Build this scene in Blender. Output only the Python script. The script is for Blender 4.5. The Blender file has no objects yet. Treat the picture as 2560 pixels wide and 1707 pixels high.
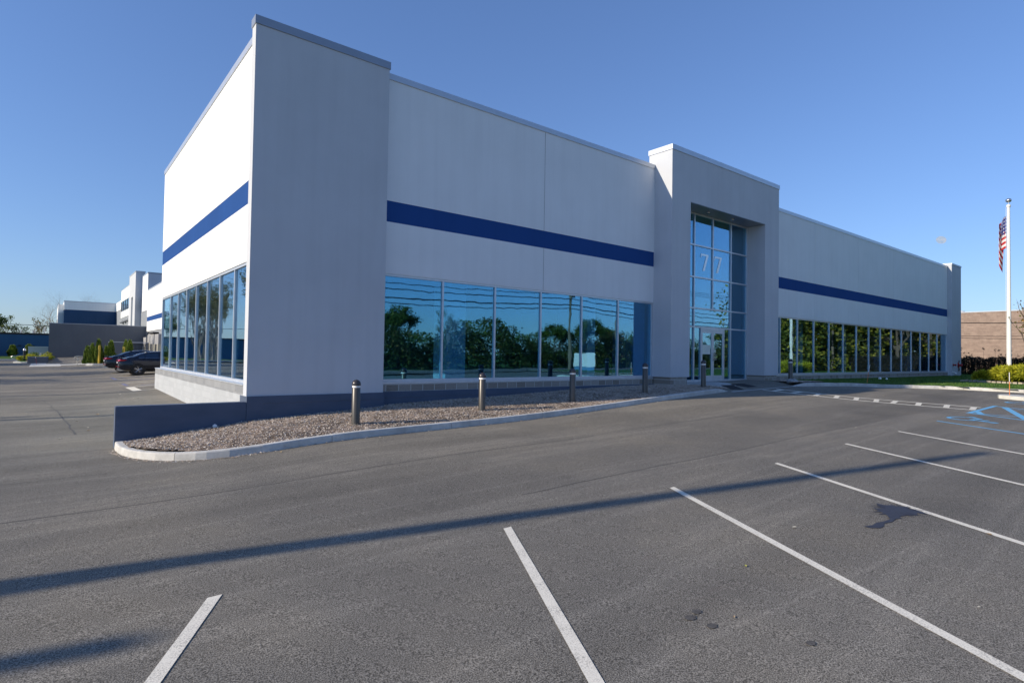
import bpy, bmesh, math, random
from mathutils import Vector, Matrix
C = bpy.context.scene.collection
scene = bpy.context.scene
PI = math.pi

# ---------------------------------------------------------------- camera
cam_d = bpy.data.cameras.new("camera"); cam = bpy.data.objects.new("camera", cam_d); C.objects.link(cam)
CAMP = Vector((-3.8279, -15.5780, 0.8464))
yaw, pitch, roll = 0.67343, 0.02301, 0.01596
fw = Vector((math.sin(yaw)*math.cos(pitch), math.cos(yaw)*math.cos(pitch), math.sin(pitch)))
rr = Vector((math.cos(yaw), -math.sin(yaw), 0)); uu = rr.cross(fw)
r2 = rr*math.cos(roll)+uu*math.sin(roll); u2 = uu*math.cos(roll)-rr*math.sin(roll)
m = Matrix((r2, u2, -fw)).transposed().to_4x4(); m.translation = CAMP
cam.matrix_world = m
cam_d.sensor_width = 36; cam_d.lens = 1449.36/2560*36
cam_d.clip_start = 0.05; cam_d.clip_end = 5000
scene.camera = cam

# ---------------------------------------------------------------- sky, sun, exposure
AZ = math.radians(13.6); EL = math.radians(23.6)
sun_to = Vector((-math.cos(AZ)*math.cos(EL), math.sin(AZ)*math.cos(EL), math.sin(EL)))   # towards the sun
w = bpy.data.worlds.new("World"); scene.world = w; w.use_nodes = True
nt = w.node_tree
sky = nt.nodes.new('ShaderNodeTexSky'); sky.sky_type = 'NISHITA'; sky.sun_disc = False
sky.sun_elevation = EL; sky.sun_rotation = math.atan2(sun_to.x, sun_to.y)
sky.altitude = 0; sky.air_density = 1.15; sky.dust_density = 0.25; sky.ozone_density = 3.0
tm = nt.nodes.new('ShaderNodeMix'); tm.data_type = 'RGBA'; tm.blend_type = 'MULTIPLY'; tm.inputs[0].default_value = 1
tm.inputs[7].default_value = (.54, .685, 1.00, 1)          # clear deep blue autumn air
gm = nt.nodes.new('ShaderNodeGamma'); gm.inputs[1].default_value = .78
nt.links.new(sky.outputs[0], gm.inputs[0]); nt.links.new(gm.outputs[0], tm.inputs[6]); nt.links.new(tm.outputs[2], nt.nodes['Background'].inputs[0])
nt.nodes['Background'].inputs[1].default_value = 0.15
sl = bpy.data.lights.new("sun", 'SUN'); sl.energy = 3.5; sl.angle = math.radians(0.53); sl.color = (1.0, 0.88, 0.70)
so = bpy.data.objects.new("sun", sl); C.objects.link(so)
so.rotation_euler = sun_to.to_track_quat('Z', 'Y').to_euler()
vs = scene.view_settings; vs.view_transform = 'Standard'; vs.look = 'None'; vs.gamma = 1; vs.exposure = 0.6
scene.cycles.max_bounces = 8; scene.cycles.glossy_bounces = 3; scene.cycles.transparent_max_bounces = 12

# ---------------------------------------------------------------- helpers
class MB:
    def __init__(s): s.v = []; s.f = []
    def add(s, vs, fs):
        n = len(s.v); s.v += [tuple(p) for p in vs]; s.f += [tuple(i+n for i in f) for f in fs]; return s
    def box(s, x0, x1, y0, y1, z0, z1):
        return s.add([(x0,y0,z0),(x1,y0,z0),(x1,y1,z0),(x0,y1,z0),(x0,y0,z1),(x1,y0,z1),(x1,y1,z1),(x0,y1,z1)],
                     [(0,3,2,1),(4,5,6,7),(0,1,5,4),(1,2,6,5),(2,3,7,6),(3,0,4,7)])
    def tube(s, pts, r, n=10, caps=True):
        pts = [Vector(p) for p in pts]; rs = r if isinstance(r, (list, tuple)) else [r]*len(pts)
        base = len(s.v); prev = None
        for i, p in enumerate(pts):
            d = (pts[min(i+1, len(pts)-1)]-pts[max(i-1, 0)]).normalized()
            a = d.orthogonal().normalized() if prev is None else (prev-d*prev.dot(d)).normalized()
            prev = a; b = d.cross(a)
            for k in range(n):
                t = 2*PI*k/n; s.v.append(tuple(p+(a*math.cos(t)+b*math.sin(t))*rs[i]))
        for i in range(len(pts)-1):
            for k in range(n):
                q = (k+1) % n
                s.f.append((base+i*n+k, base+i*n+q, base+(i+1)*n+q, base+(i+1)*n+k))
        if caps:
            s.f.append(tuple(base+k for k in reversed(range(n))))
            s.f.append(tuple(base+(len(pts)-1)*n+k for k in range(n)))
        return s
    def lathe(s, prof, cx=0, cy=0, cz=0, n=24):
        base = len(s.v)
        for (r, z) in prof:
            for k in range(n):
                t = 2*PI*k/n; s.v.append((cx+r*math.cos(t), cy+r*math.sin(t), cz+z))
        for i in range(len(prof)-1):
            for k in range(n):
                q = (k+1) % n
                s.f.append((base+i*n+k, base+i*n+q, base+(i+1)*n+q, base+(i+1)*n+k))
        return s
    def prism(s, poly, z0, z1):          # poly in xy, extruded in z
        n = len(poly)
        vs = [(x, y, z0) for x, y in poly]+[(x, y, z1) for x, y in poly]
        return s.add(vs, [tuple(reversed(range(n))), tuple(range(n, 2*n))]+[(i, (i+1) % n, n+(i+1) % n, n+i) for i in range(n)])
    def build(s, name, mat, parent=None, smooth=False, loc=None, bevel=0):
        me = bpy.data.meshes.new(name); me.from_pydata(s.v, [], s.f); me.update()
        if mat: me.materials.append(mat)
        bm = bmesh.new(); bm.from_mesh(me); bmesh.ops.recalc_face_normals(bm, faces=bm.faces)
        if bevel: bmesh.ops.bevel(bm, geom=bm.edges[:], offset=bevel, segments=2, affect='EDGES', clamp_overlap=True)
        bm.to_mesh(me); bm.free()
        if smooth:
            for p in me.polygons: p.use_smooth = True
            try: me.set_sharp_from_angle(angle=math.radians(35))
            except Exception: pass
        o = bpy.data.objects.new(name, me); C.objects.link(o)
        if loc: o.location = loc
        if parent: o.parent = parent
        return o
def tag(o, label, cat, group=None, kind=None):
    o['label'] = label
    if cat: o['category'] = cat
    if group: o['group'] = group
    if kind: o['kind'] = kind
    return o
def struct(o, label=None):
    o['kind'] = 'structure'
    if label: o['label'] = label
    return o
def thing(name, label, cat, loc=(0,0,0), rz=0, group=None):
    o = bpy.data.objects.new(name, None); C.objects.link(o); o.location = loc; o.rotation_euler = (0,0,rz)
    o.empty_display_size = 0.2
    return tag(o, label, cat, group)
def copy_tree(o, parent=None):
    c = o.copy(); C.objects.link(c); c.parent = parent
    for ch in list(o.children): copy_tree(ch, c)
    return c
def ss(t):
    t = max(0, min(1, t)); return t*t*(3-2*t)
def G(x, y):                                  # height of the paved ground
    xx = x if x < 22 else 22+8*(1-math.exp(-(x-22)/8.0))
    yy = y if y < 60 else 60+10*(1-math.exp(-(y-60)/10.0))
    yy = max(yy, -40); xx = max(xx, -30)
    r = max(0, min(1, (y+9)/6))**2*.3*ss((x-5)/12)*(1-ss((x-24)/7))
    return -1.06+.0225*xx+.0125*yy-.2*ss((2-x)/5)*ss((y+9)/7)+r
def interp(x, tab):
    if x <= tab[0][0]: return tab[0][1]
    for (a, b), (c, d) in zip(tab, tab[1:]):
        if x <= c: return b+(d-b)*(x-a)/(c-a)
    return tab[-1][1]

# ---------------------------------------------------------------- materials
class N:                                      # tiny node-tree helper
    def __init__(s, name):
        s.m = bpy.data.materials.new(name); s.m.use_nodes = True; s.t = s.m.node_tree
        s.b = s.t.nodes['Principled BSDF']; s.out = s.t.nodes['Material Output']
        s.pos = None
    def n(s, typ, **k):
        o = s.t.nodes.new(typ)
        for a, b in k.items():
            if a.startswith('i_'):
                key = a[2:]; o.inputs[int(key) if key.isdigit() else key.replace('_', ' ')].default_value = b
            else: setattr(o, a, b)
        return o
    def l(s, a, b): s.t.links.new(a, b)
    def P(s, scale=(1,1,1), rot=0):
        g = s.n('ShaderNodeNewGeometry'); mp = s.n('ShaderNodeMapping'); mp.inputs['Scale'].default_value = scale
        mp.inputs['Rotation'].default_value = (0,0,rot)
        s.l(g.outputs['Position'], mp.inputs['Vector']); return mp.outputs[0]
    def noise(s, vec, scale, detail=4, rough=.55):
        o = s.n('ShaderNodeTexNoise'); o.inputs['Scale'].default_value = scale; o.inputs['Detail'].default_value = detail
        o.inputs['Roughness'].default_value = rough; s.l(vec, o.inputs['Vector']); return o.outputs['Fac']
    def ramp(s, fac, stops):
        o = s.n('ShaderNodeValToRGB'); e = o.color_ramp.elements
        while len(e) > 1: e.remove(e[0])
        for i, (p, c) in enumerate(stops):
            c = (c, c, c, 1) if not isinstance(c, (tuple, list)) else (*c[:3], 1)
            if i == 0: e[0].position = p; e[0].color = c
            else: q = e.new(p); q.color = c
        s.l(fac, o.inputs[0]); return o.outputs[0]
    def mix(s, a, b, fac, typ='MIX'):
        o = s.n('ShaderNodeMix', data_type='RGBA', blend_type=typ)
        for v, i in ((a, 6), (b, 7)):
            if hasattr(v, 'is_linked') or hasattr(v, 'links'): s.l(v, o.inputs[i])
            else: o.inputs[i].default_value = (*v[:3], 1)
        if isinstance(fac, (int, float)): o.inputs[0].default_value = fac
        else: s.l(fac, o.inputs[0])
        return o.outputs[2]
    def bump(s, h, strength=.3, dist=.01):
        o = s.n('ShaderNodeBump'); o.inputs['Strength'].default_value = strength; o.inputs['Distance'].default_value = dist
        s.l(h, o.inputs['Height']); s.l(o.outputs[0], s.b.inputs['Normal']); return o
    def col(s, c):
        if isinstance(c, tuple): s.b.inputs['Base Color'].default_value = (*c[:3], 1)
        else: s.l(c, s.b.inputs['Base Color'])
        return s
    def set(s, rough=.6, metal=0, spec=.5):
        s.b.inputs['Roughness'].default_value = rough; s.b.inputs['Metallic'].default_value = metal
        s.b.inputs['Specular IOR Level'].default_value = spec; return s
def plain(name, c, rough=.6, metal=0, var=.12, scale=3, spec=.5, bump=0):
    n = N(name); v = n.P(); f = n.noise(v, scale, 5)
    d = tuple(x*(1-var) for x in c); e = tuple(min(1, x*(1+var)) for x in c)
    n.col(n.ramp(f, [(.3, d), (.7, e)])).set(rough, metal, spec)
    if bump: n.bump(n.noise(n.P(), 60, 3), bump, .004)
    return n.m
def stucco(name, c, k=.03):
    n = N(name); a = n.noise(n.P(), .55, 4); b = n.noise(n.P((3.2, 3.2, .18)), 1.1, 5, .6)
    base = n.ramp(a, [(.3, tuple(x*(1-k) for x in c)), (.7, tuple(min(1, x*(1+k)) for x in c))])
    st = n.ramp(b, [(.32, .965), (.55, 1.0), (.8, 1.01)])
    n.col(n.mix(base, st, 1.0, 'MULTIPLY')).set(.88, 0, .25)
    n.b.inputs['Specular IOR Level'].default_value = .1; n.bump(n.noise(n.P(), 160, 3, .7), .35, .004); return n.m
M = {}
M['stucco'] = stucco('light_stucco', (.81, .82, .83))
M['stucco_grey'] = stucco('grey_stucco', (.55, .57, .605), .045)
M['stripe'] = stucco('blue_stucco', (.022, .075, .25), .05)
M['coping'] = plain('coping_metal', (.50, .53, .58), .38, .5, .04, 2)
M['coping_dark'] = plain('coping_metal_dark', (.30, .33, .38), .4, .5, .04, 2)
M['alu'] = plain('aluminium', (.62, .65, .70), .36, .45, .05, 4)
M['joint'] = plain('joint', (.16, .16, .17), .9)
M['foundation'] = None
n = N('painted_concrete'); a = n.noise(n.P((1, 1, 3)), 1.2, 6, .6)
n.col(n.ramp(a, [(.3, (.070, .095, .145)), (.6, (.088, .113, .170)), (.8, (.110, .137, .195))])).set(.7, 0, .4)
n.bump(n.noise(n.P((1, 1, 2)), 14, 5, .7), .45, .012); M['foundation'] = n.m
# split-face block / cmu : one material each for walls facing y and walls facing x
def blocks(name, c1, c2, mort, bw, bh, vert_axis='x', msize=.012, z0=0, bump=.8, rough_n=40, offs=0.):
    n = N(name); g = n.n('ShaderNodeNewGeometry'); sx = n.n('ShaderNodeSeparateXYZ'); n.l(g.outputs['Position'], sx.inputs[0])
    cb = n.n('ShaderNodeCombineXYZ'); n.l(sx.outputs[{'x':0,'y':1}[vert_axis]], cb.inputs[0])
    ad = n.n('ShaderNodeMath', operation='ADD'); ad.inputs[1].default_value = -z0; n.l(sx.outputs[2], ad.inputs[0]); n.l(ad.outputs[0], cb.inputs[1])
    br = n.n('ShaderNodeTexBrick'); br.offset = .5; n.l(cb.outputs[0], br.inputs['Vector'])
    for k, v in (('Scale', 1), ('Mortar Size', msize), ('Mortar Smooth', .15), ('Brick Width', bw), ('Row Height', bh), ('Bias', -.1)): br.inputs[k].default_value = v
    br.inputs['Color1'].default_value = (*c1, 1); br.inputs['Color2'].default_value = (*c2, 1); br.inputs['Mortar'].default_value = (*mort, 1)
    f = n.noise(n.P(), rough_n, 5, .7); va = n.ramp(f, [(.3, .75), (.7, 1.2)])
    n.col(n.mix(br.outputs['Color'], va, .8, 'MULTIPLY')).set(.9, 0, .3)
    h = n.n('ShaderNodeMath', operation='MULTIPLY'); inv = n.n('ShaderNodeMath', operation='SUBTRACT'); inv.inputs[0].default_value = 1
    n.l(br.outputs['Fac'], inv.inputs[1]); n.l(inv.outputs[0], h.inputs[0]); n.l(f, h.inputs[1]); n.bump(h.outputs[0], bump, .03)
    return n.m
M['split'] = blocks('split_face_block', (.28, .245, .21), (.42, .385, .35), (.62, .61, .58), .41, .2, 'x', .011, -.285)
M['split_side'] = blocks('split_face_block_side', (.28, .245, .21), (.42, .385, .35), (.62, .61, .58), .41, .2, 'y', .011, -.285)
M['cmu'] = blocks('painted_block', (.42, .44, .46), (.47, .49, .51), (.40, .42, .44), .41, .2, 'y', .008, -.03, .3)
M['cmu_top'] = blocks('weathered_block', (.25, .26, .275), (.33, .34, .355), (.28, .29, .30), .41, .2, 'y', .008, -.03, .5)
M['cmu_grey'] = blocks('grey_block', (.27, .29, .32), (.31, .33, .36), (.22, .24, .27), .41, .2, 'y', .012, 0, .4)
M['brick'] = blocks('far_brick', (.27, .20, .165), (.33, .25, .205), (.31, .235, .19), .6, .2, 'y', .012, 0, .3, 1.5)
# glass: coated, tinted float glass; reflectance rises towards grazing
def glass(name, f0, tr, wav=.02, shine=1.0):
    n = N(name); n.t.nodes.remove(n.b)
    lw = n.n('ShaderNodeLayerWeight'); lw.inputs[0].default_value = .5
    p = n.n('ShaderNodeMath', operation='POWER'); n.l(lw.outputs['Facing'], p.inputs[0]); p.inputs[1].default_value = 3.2
    sc = n.n('ShaderNodeMath', operation='MULTIPLY'); n.l(p.outputs[0], sc.inputs[0]); sc.inputs[1].default_value = .8
    colr = n.mix(f0, (.95, .97, 1.0), sc.outputs[0]); colt = n.mix(tr, (0, 0, 0), sc.outputs[0])
    g = n.n('ShaderNodeBsdfGlossy'); g.inputs['Roughness'].default_value = .015; n.l(colr, g.inputs['Color'])
    nb = n.n('ShaderNodeBump'); nb.inputs['Strength'].default_value = wav; nb.inputs['Distance'].default_value = .05
    n.l(n.noise(n.P((1, 1, .8)), 1.1, 2), nb.inputs['Height']); n.l(nb.outputs[0], g.inputs['Normal'])
    t = n.n('ShaderNodeBsdfTransparent'); n.l(colt, t.inputs['Color'])
    ad = n.n('ShaderNodeAddShader'); n.l(g.outputs[0], ad.inputs[0]); n.l(t.outputs[0], ad.inputs[1]); n.l(ad.outputs[0], n.out.inputs[0])
    return n.m
M['glass'] = glass('window_glass', (.090, .205, .27), (.40, .60, .70), .03)
M['glass_dark'] = glass('car_glass', (.10, .12, .14), (.12, .14, .15), .0)
# asphalt
n = N('asphalt'); P = n.P()
fine = n.noise(P, 95, 3, .75); mid = n.noise(P, 22, 4, .6); big = n.noise(P, .35, 4, .6); seam = n.noise(n.P((.035, .55, 1), .03), 1.6, 3, .5)
agg = n.ramp(fine, [(.38, (.054, .0495, .042)), (.50, (.194, .178, .150)), (.61, (.38, .350, .30))])
c = n.mix(agg, n.ramp(mid, [(.3, .86), (.7, 1.12)]), .8, 'MULTIPLY')
c = n.mix(c, n.ramp(big, [(.3, (.80, .81, .83)), (.52, (1, 1, 1)), (.75, (1.20, 1.17, 1.11))]), 1, 'MULTIPLY')
c = n.mix(c, n.ramp(seam, [(.33, .84), (.47, .97), (.50, 1.12), (.53, .98), (.72, .92)]), 1, 'MULTIPLY')
sxy = n.n('ShaderNodeSeparateXYZ'); n.l(P, sxy.inputs[0]); wob = n.n('ShaderNodeMath', operation='MULTIPLY_ADD'); n.l(n.noise(n.P((.3, .05, 1)), 1, 2), wob.inputs[0]); wob.inputs[1].default_value = .5; n.l(sxy.outputs[1], wob.inputs[2])
lane = n.n('ShaderNodeMath', operation='MULTIPLY'); n.l(wob.outputs[0], lane.inputs[0]); lane.inputs[1].default_value = 1/3.02
fl = n.n('ShaderNodeMath', operation='FLOOR'); n.l(lane.outputs[0], fl.inputs[0]); wn = n.n('ShaderNodeTexWhiteNoise', noise_dimensions='1D'); n.l(fl.outputs[0], wn.inputs['W'])
c = n.mix(c, n.ramp(wn.outputs['Value'], [(0, .90), (1, 1.09)]), 1, 'MULTIPLY')
mr_ = n.n('ShaderNodeMapRange', interpolation_type='SMOOTHSTEP'); n.l(wob.outputs[0], mr_.inputs[0]); mr_.inputs[1].default_value = -8.5; mr_.inputs[2].default_value = -4.2; mr_.inputs[3].default_value = 0; mr_.inputs[4].default_value = 1
mx_ = n.n('ShaderNodeMapRange', interpolation_type='SMOOTHSTEP'); n.l(sxy.outputs[0], mx_.inputs[0]); mx_.inputs[1].default_value = -3.5; mx_.inputs[2].default_value = 2; mx_.inputs[3].default_value = 0; mx_.inputs[4].default_value = 1
mm_ = n.n('ShaderNodeMath', operation='MULTIPLY'); n.l(mr_.outputs[0], mm_.inputs[0]); n.l(mx_.outputs[0], mm_.inputs[1])
c = n.mix(c, n.mix((1, 1, 1), (1.26, 1.24, 1.19), mm_.outputs[0]), 1, 'MULTIPLY')       # lighter, warmer tone on the driving lane towards the kerb
red = n.noise(n.P((1, 2.5, 1)), .8, 5, .7); c = n.mix(c, (.16, .11, .10), n.ramp(red, [(.64, 0), (.80, .35)]))
n.col(c).set(.92, 0, .22); n.bump(fine, .55, .008); M['asphalt'] = n.m
n = N('concrete'); a = n.noise(n.P(), 6, 6, .65); b = n.noise(n.P(), .9, 4)
c = n.ramp(a, [(.3, (.50, .49, .46)), (.7, (.66, .645, .61))]); c = n.mix(c, n.ramp(b, [(.35, .78), (.65, 1.08)]), 1, 'MULTIPLY')
st = n.noise(n.P((2, 2, 1)), 2.1, 6, .7); c = n.mix(c, (.20, .17, .13), n.ramp(st, [(.62, 0), (.76, .6)]))
n.col(c).set(.9, 0, .25); n.bump(n.noise(n.P(), 70, 4, .7), .35, .006); M['concrete'] = n.m
n = N('pale_concrete'); a = n.noise(n.P(), 5, 6, .65)
n.col(n.ramp(a, [(.3, (.50, .50, .46)), (.7, (.62, .61, .57))])).set(.9, 0, .2); M['pale_concrete'] = n.m
def paint(name, c, wear=.5):
    n = N(name); f = n.noise(n.P(), 75, 4, .8); b = n.noise(n.P(), 5, 4)
    mm = n.n('ShaderNodeMath', operation='MULTIPLY'); n.l(n.ramp(f, [(.46, 0), (.62, 1)]), mm.inputs[0]); n.l(n.ramp(b, [(.35, .25), (.7, wear+.3)]), mm.inputs[1])
    n.col(n.mix(c, (.19, .18, .165), mm.outputs[0])).set(.75, 0, .3); n.bump(f, .3, .004); return n.m
M['white_paint'] = paint('white_road_paint', (.84, .79, .67), .65)
M['blue_paint'] = paint('blue_road_paint', (.16, .48, .78), .35)
M['faded_paint'] = paint('faded_blue_road_paint', (.17, .18, .30), .9)
M['seam'] = paint('paving_seam', (.105, .097, .083), .7)
M['seam_pale'] = paint('paving_seam_edge', (.25, .23, .19), .9)
M['stain'] = plain('oil_stain', (.040, .038, .046), .55, 0, .3, 30)
M['stain_soft'] = plain('old_oil_spot', (.095, .088, .080), .8, 0, .4, 40)
n = N('mulch_bed'); v = n.P(); f = n.noise(v, 38, 5, .8); b = n.noise(v, 1.6, 5, .65)
c = n.ramp(f, [(.3, (.13, .09, .065)), (.5, (.36, .28, .22)), (.68, (.62, .53, .46))])
c = n.mix(c, n.ramp(b, [(.42, .45), (.58, 1.1)]), 1, 'MULTIPLY'); n.col(c).set(.95, 0, .2); n.bump(f, 1, .03); M['mulch'] = n.m
n = N('mulch_chips'); g = n.n('ShaderNodeNewGeometry')
n.col(n.ramp(g.outputs['Random Per Island'], [(0, (.24, .17, .12)), (.2, (.47, .365, .275)), (.5, (.68, .575, .475)), (.8, (.76, .68, .585)), (1, (.84, .79, .71))])).set(.9, 0, .2); M['chips'] = n.m
n = N('lawn'); v = n.P(); f = n.noise(v, 30, 5, .8); b = n.noise(v, .7, 4)
c = n.ramp(f, [(.3, (.03, .075, .012)), (.6, (.085, .17, .025)), (.8, (.16, .24, .05))]); c = n.mix(c, n.ramp(b, [(.3, .8), (.7, 1.15)]), 1, 'MULTIPLY')
n.col(c).set(.9, 0, .2); n.bump(f, 1, .04); M['lawn'] = n.m
def leafmat(name, stops, tr=.3):
    n = N(name); g = n.n('ShaderNodeNewGeometry'); c = n.ramp(g.outputs['Random Per Island'], stops)
    n.col(c).set(.6, 0, .3); t = n.n('ShaderNodeBsdfTranslucent'); n.l(c, t.inputs['Color'])
    mx = n.n('ShaderNodeMixShader'); mx.inputs[0].default_value = tr; n.l(n.b.outputs[0], mx.inputs[1]); n.l(t.outputs[0], mx.inputs[2]); n.l(mx.outputs[0], n.out.inputs[0]); return n.m
M['grass'] = leafmat('grass_blades', [(0, (.04, .10, .015)), (.6, (.09, .19, .03)), (1, (.20, .28, .07))])
M['leaf'] = leafmat('green_leaves', [(0, (.030, .065, .012)), (.5, (.07, .13, .02)), (.85, (.14, .19, .03)), (1, (.24, .22, .05))])
M['leaf_dense'] = leafmat('thicket_leaves', [(0, (.02, .035, .008)), (.4, (.10, .13, .02)), (.75, (.26, .25, .03)), (1, (.48, .38, .05))], .25)
M['leaf_road'] = leafmat('roadside_leaves', [(0, (.015, .03, .008)), (.5, (.045, .075, .014)), (.85, (.10, .12, .02)), (1, (.22, .13, .04))], .15)
M['leaf_autumn'] = leafmat('turning_leaves', [(0, (.05, .085, .015)), (.4, (.13, .14, .025)), (.75, (.30, .20, .04)), (1, (.36, .15, .04))])
M['leaf_pale'] = leafmat('thin_leaves', [(0, (.10, .12, .04)), (.6, (.20, .20, .08)), (1, (.32, .26, .12))])
M['gold'] = leafmat('gold_cypress', [(0, (.17, .20, .012)), (.45, (.38, .38, .025)), (1, (.60, .58, .05))], .25)
M['arb'] = leafmat('arborvitae', [(0, (.035, .07, .012)), (.45, (.11, .19, .025)), (1, (.27, .34, .05))], .3)
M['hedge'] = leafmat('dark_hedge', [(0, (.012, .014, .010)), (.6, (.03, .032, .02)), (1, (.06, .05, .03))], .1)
M['hedge_stem'] = plain('dark_stem', (.02, .017, .014), .9)
M['bark'] = plain('bark', (.13, .105, .085), .95, 0, .35, 9, .2)
M['pale_bark'] = plain('pale_bark', (.26, .235, .21), .95, 0, .25, 9, .2)
M['bollard'] = plain('bollard_paint', (.085, .078, .070), .36, .25, .08, 3)
M['bollard_dome'] = plain('bollard_dome_paint', (.062, .056, .058), .28, .35, .08, 3)
M['white'] = plain('white_paint', (.86, .86, .85), .4, 0, .04, 3)
M['pole_white'] = plain('pole_white', (.80, .79, .74), .35, 0, .03, 2)
M['silver'] = plain('silver', (.6, .6, .62), .25, .9, .05, 3)
M['numeral'] = plain('brushed_metal_numeral', (.80, .82, .84), .42, .9, .03, 5)
M['black'] = plain('black_rubber', (.012, .012, .013), .8, 0, .2, 20)
M['mat'] = plain('door_mat_fibre', (.018, .018, .02), .95, 0, .3, 60)
M['yellow'] = plain('yellow_paint', (.62, .42, .035), .45, 0, .06, 4)
M['orange'] = plain('orange_stake', (.80, .22, .05), .4, 0, .05, 4)
M['red'] = plain('red_paint', (.34, .02, .03), .35, 0, .1, 8)
M['dark_metal'] = plain('dark_metal', (.03, .032, .036), .4, .5, .1, 6)
M['wood_pole'] = plain('wood_pole', (.20, .155, .115), .9, 0, .2, 6)
M['car'] = plain('car_paint', (.010, .013, .024), .12, .35, .02, 2, .8)
M['red_lens'] = plain('red_lens', (.55, .012, .02), .12, 0, .1, 6, .8)
M['clear_lens'] = plain('clear_lens', (.7, .7, .72), .1, .3, .05, 6, .8)
M['chrome'] = plain('chrome', (.65, .66, .68), .15, 1, .03, 3)
M['rim'] = plain('alloy', (.50, .50, .52), .25, .8, .05, 5)
M['grey_wall'] = stucco('grey_blue_wall', (.135, .15, .175), .05)
M['navy_wall'] = stucco('navy_wall', (.035, .075, .16), .06)
M['blue_wall'] = stucco('blue_wall', (.05, .13, .26), .06)
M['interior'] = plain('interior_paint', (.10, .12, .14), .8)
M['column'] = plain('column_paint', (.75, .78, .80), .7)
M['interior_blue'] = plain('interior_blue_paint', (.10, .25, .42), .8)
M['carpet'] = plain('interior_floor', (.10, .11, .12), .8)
M['panel'] = plain('dock_door', (.05, .05, .052), .7, 0, .2, 8)
M['dock_head'] = plain('dock_header', (.30, .30, .31), .8, 0, .1, 6)
M['cream'] = plain('cream_metal', (.50, .47, .38), .6, 0, .1, 6)
M['stone'] = plain('edging_stone', (.38, .33, .26), .9, 0, .25, 4, .3, .4)
M['rock'] = plain('rock', (.30, .31, .32), .9, 0, .25, 9, .3, .4)
M['dry_leaf'] = plain('dry_leaf', (.42, .30, .17), .8, 0, .3, 30)
M['pale_leaf'] = plain('pale_leaf', (.62, .58, .48), .8, 0, .2, 30)
M['yellow_leaf'] = plain('yellow_leaf', (.34, .33, .07), .8, 0, .2, 30)
M['sign'] = plain('paper', (.72, .76, .66), .8, 0, .04, 3)
M['cable'] = plain('cable', (.015, .015, .017), .6)
M['crack'] = plain('crack_fill', (.09, .085, .08), .8)
n = N('moonlight'); n.t.nodes.remove(n.b); e = n.n('ShaderNodeEmission'); e.inputs[0].default_value = (.50, .62, .80, 1)
v = n.noise(n.P(), .25, 3); mr = n.ramp(v, [(.35, (.40, .56, .80)), (.65, (.58, .66, .80))]); n.l(mr, e.inputs[0]); e.inputs[1].default_value = .60
n.l(e.outputs[0], n.out.inputs[0]); M['moon'] = n.m

# ================================================================ GROUND
def axis(lo, hi, step, far_lo, far_hi, grow=1.35):
    a = []; x = lo
    while x < hi+1e-6: a.append(x); x += step
    s = step; x = hi
    while x < far_hi: s *= grow; x = min(far_hi, x+s); a.append(x)
    s = step; x = lo
    while x > far_lo: s *= grow; x = max(far_lo, x-s); a.insert(0, x)
    return a
def sheet(xs, ys, zf, keep=None):
    b = MB(); n = len(ys)
    b.v = [(x, y, zf(x, y)) for x in xs for y in ys]
    for i in range(len(xs)-1):
        for j in range(n-1):
            if keep is None or keep((xs[i]+xs[i+1])/2, (ys[j]+ys[j+1])/2):
                b.f.append((i*n+j, (i+1)*n+j, (i+1)*n+j+1, i*n+j+1))
    return b
g0 = sheet(axis(-30, 90, 2, -1600, 1600, 1.6), axis(-50, 130, 2, -1600, 1600, 1.6), lambda x, y: G(x, y)-.16)
struct(g0.build('ground', M['lawn'], smooth=True), 'green grass ground spreading out around the car park')
lot = sheet(axis(-12, 34, .5, -24, 60, 1.2), axis(-19, 30, .5, -27, 81, 1.15), G)
struct(lot.build('car_park_pavement', M['asphalt'], smooth=True), 'grey asphalt car park in front of and beside the office building')
road = sheet([-400, -200, -100, -60, -36, -20, 0, 20, 40, 60, 100, 200, 400], [-41.5, -38, -34, -30.5], lambda x, y: G(x, y)+.0)
struct(road.build('road', M['asphalt'], smooth=True), 'asphalt road running along the front of the car park')
road2 = sheet([-38, -34, -30, -27], [-27, -20, -10, 0, 20, 40, 60, 100, 200, 400], lambda x, y: G(x, y)+.0)
struct(road2.build('road', M['asphalt'], smooth=True), 'asphalt side road running past the left of the car park')

def strip(pts, w, up=.006, step=.4):           # a painted line lying on the paving
    b = MB()
    for (x0, y0), (x1, y1) in zip(pts, pts[1:]):
        L = math.hypot(x1-x0, y1-y0); k = max(1, int(L/step)); nx, ny = -(y1-y0)/L*w/2, (x1-x0)/L*w/2
        base = len(b.v)
        for i in range(k+1):
            t = i/k; x = x0+(x1-x0)*t; y = y0+(y1-y0)*t
            b.v += [(x-nx, y-ny, G(x-nx, y-ny)+up), (x+nx, y+ny, G(x+nx, y+ny)+up)]
        for i in range(k): b.f.append((base+2*i, base+2*i+2, base+2*i+3, base+2*i+1))
    return b
def poly_on_ground(poly, up=.006, zf=G):
    b = MB(); b.v = [(x, y, zf(x, y)+up) for x, y in poly]; b.f = [tuple(range(len(poly)))]; return b
D = Vector((-.463, -.886))                     # direction of the angled bays
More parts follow.
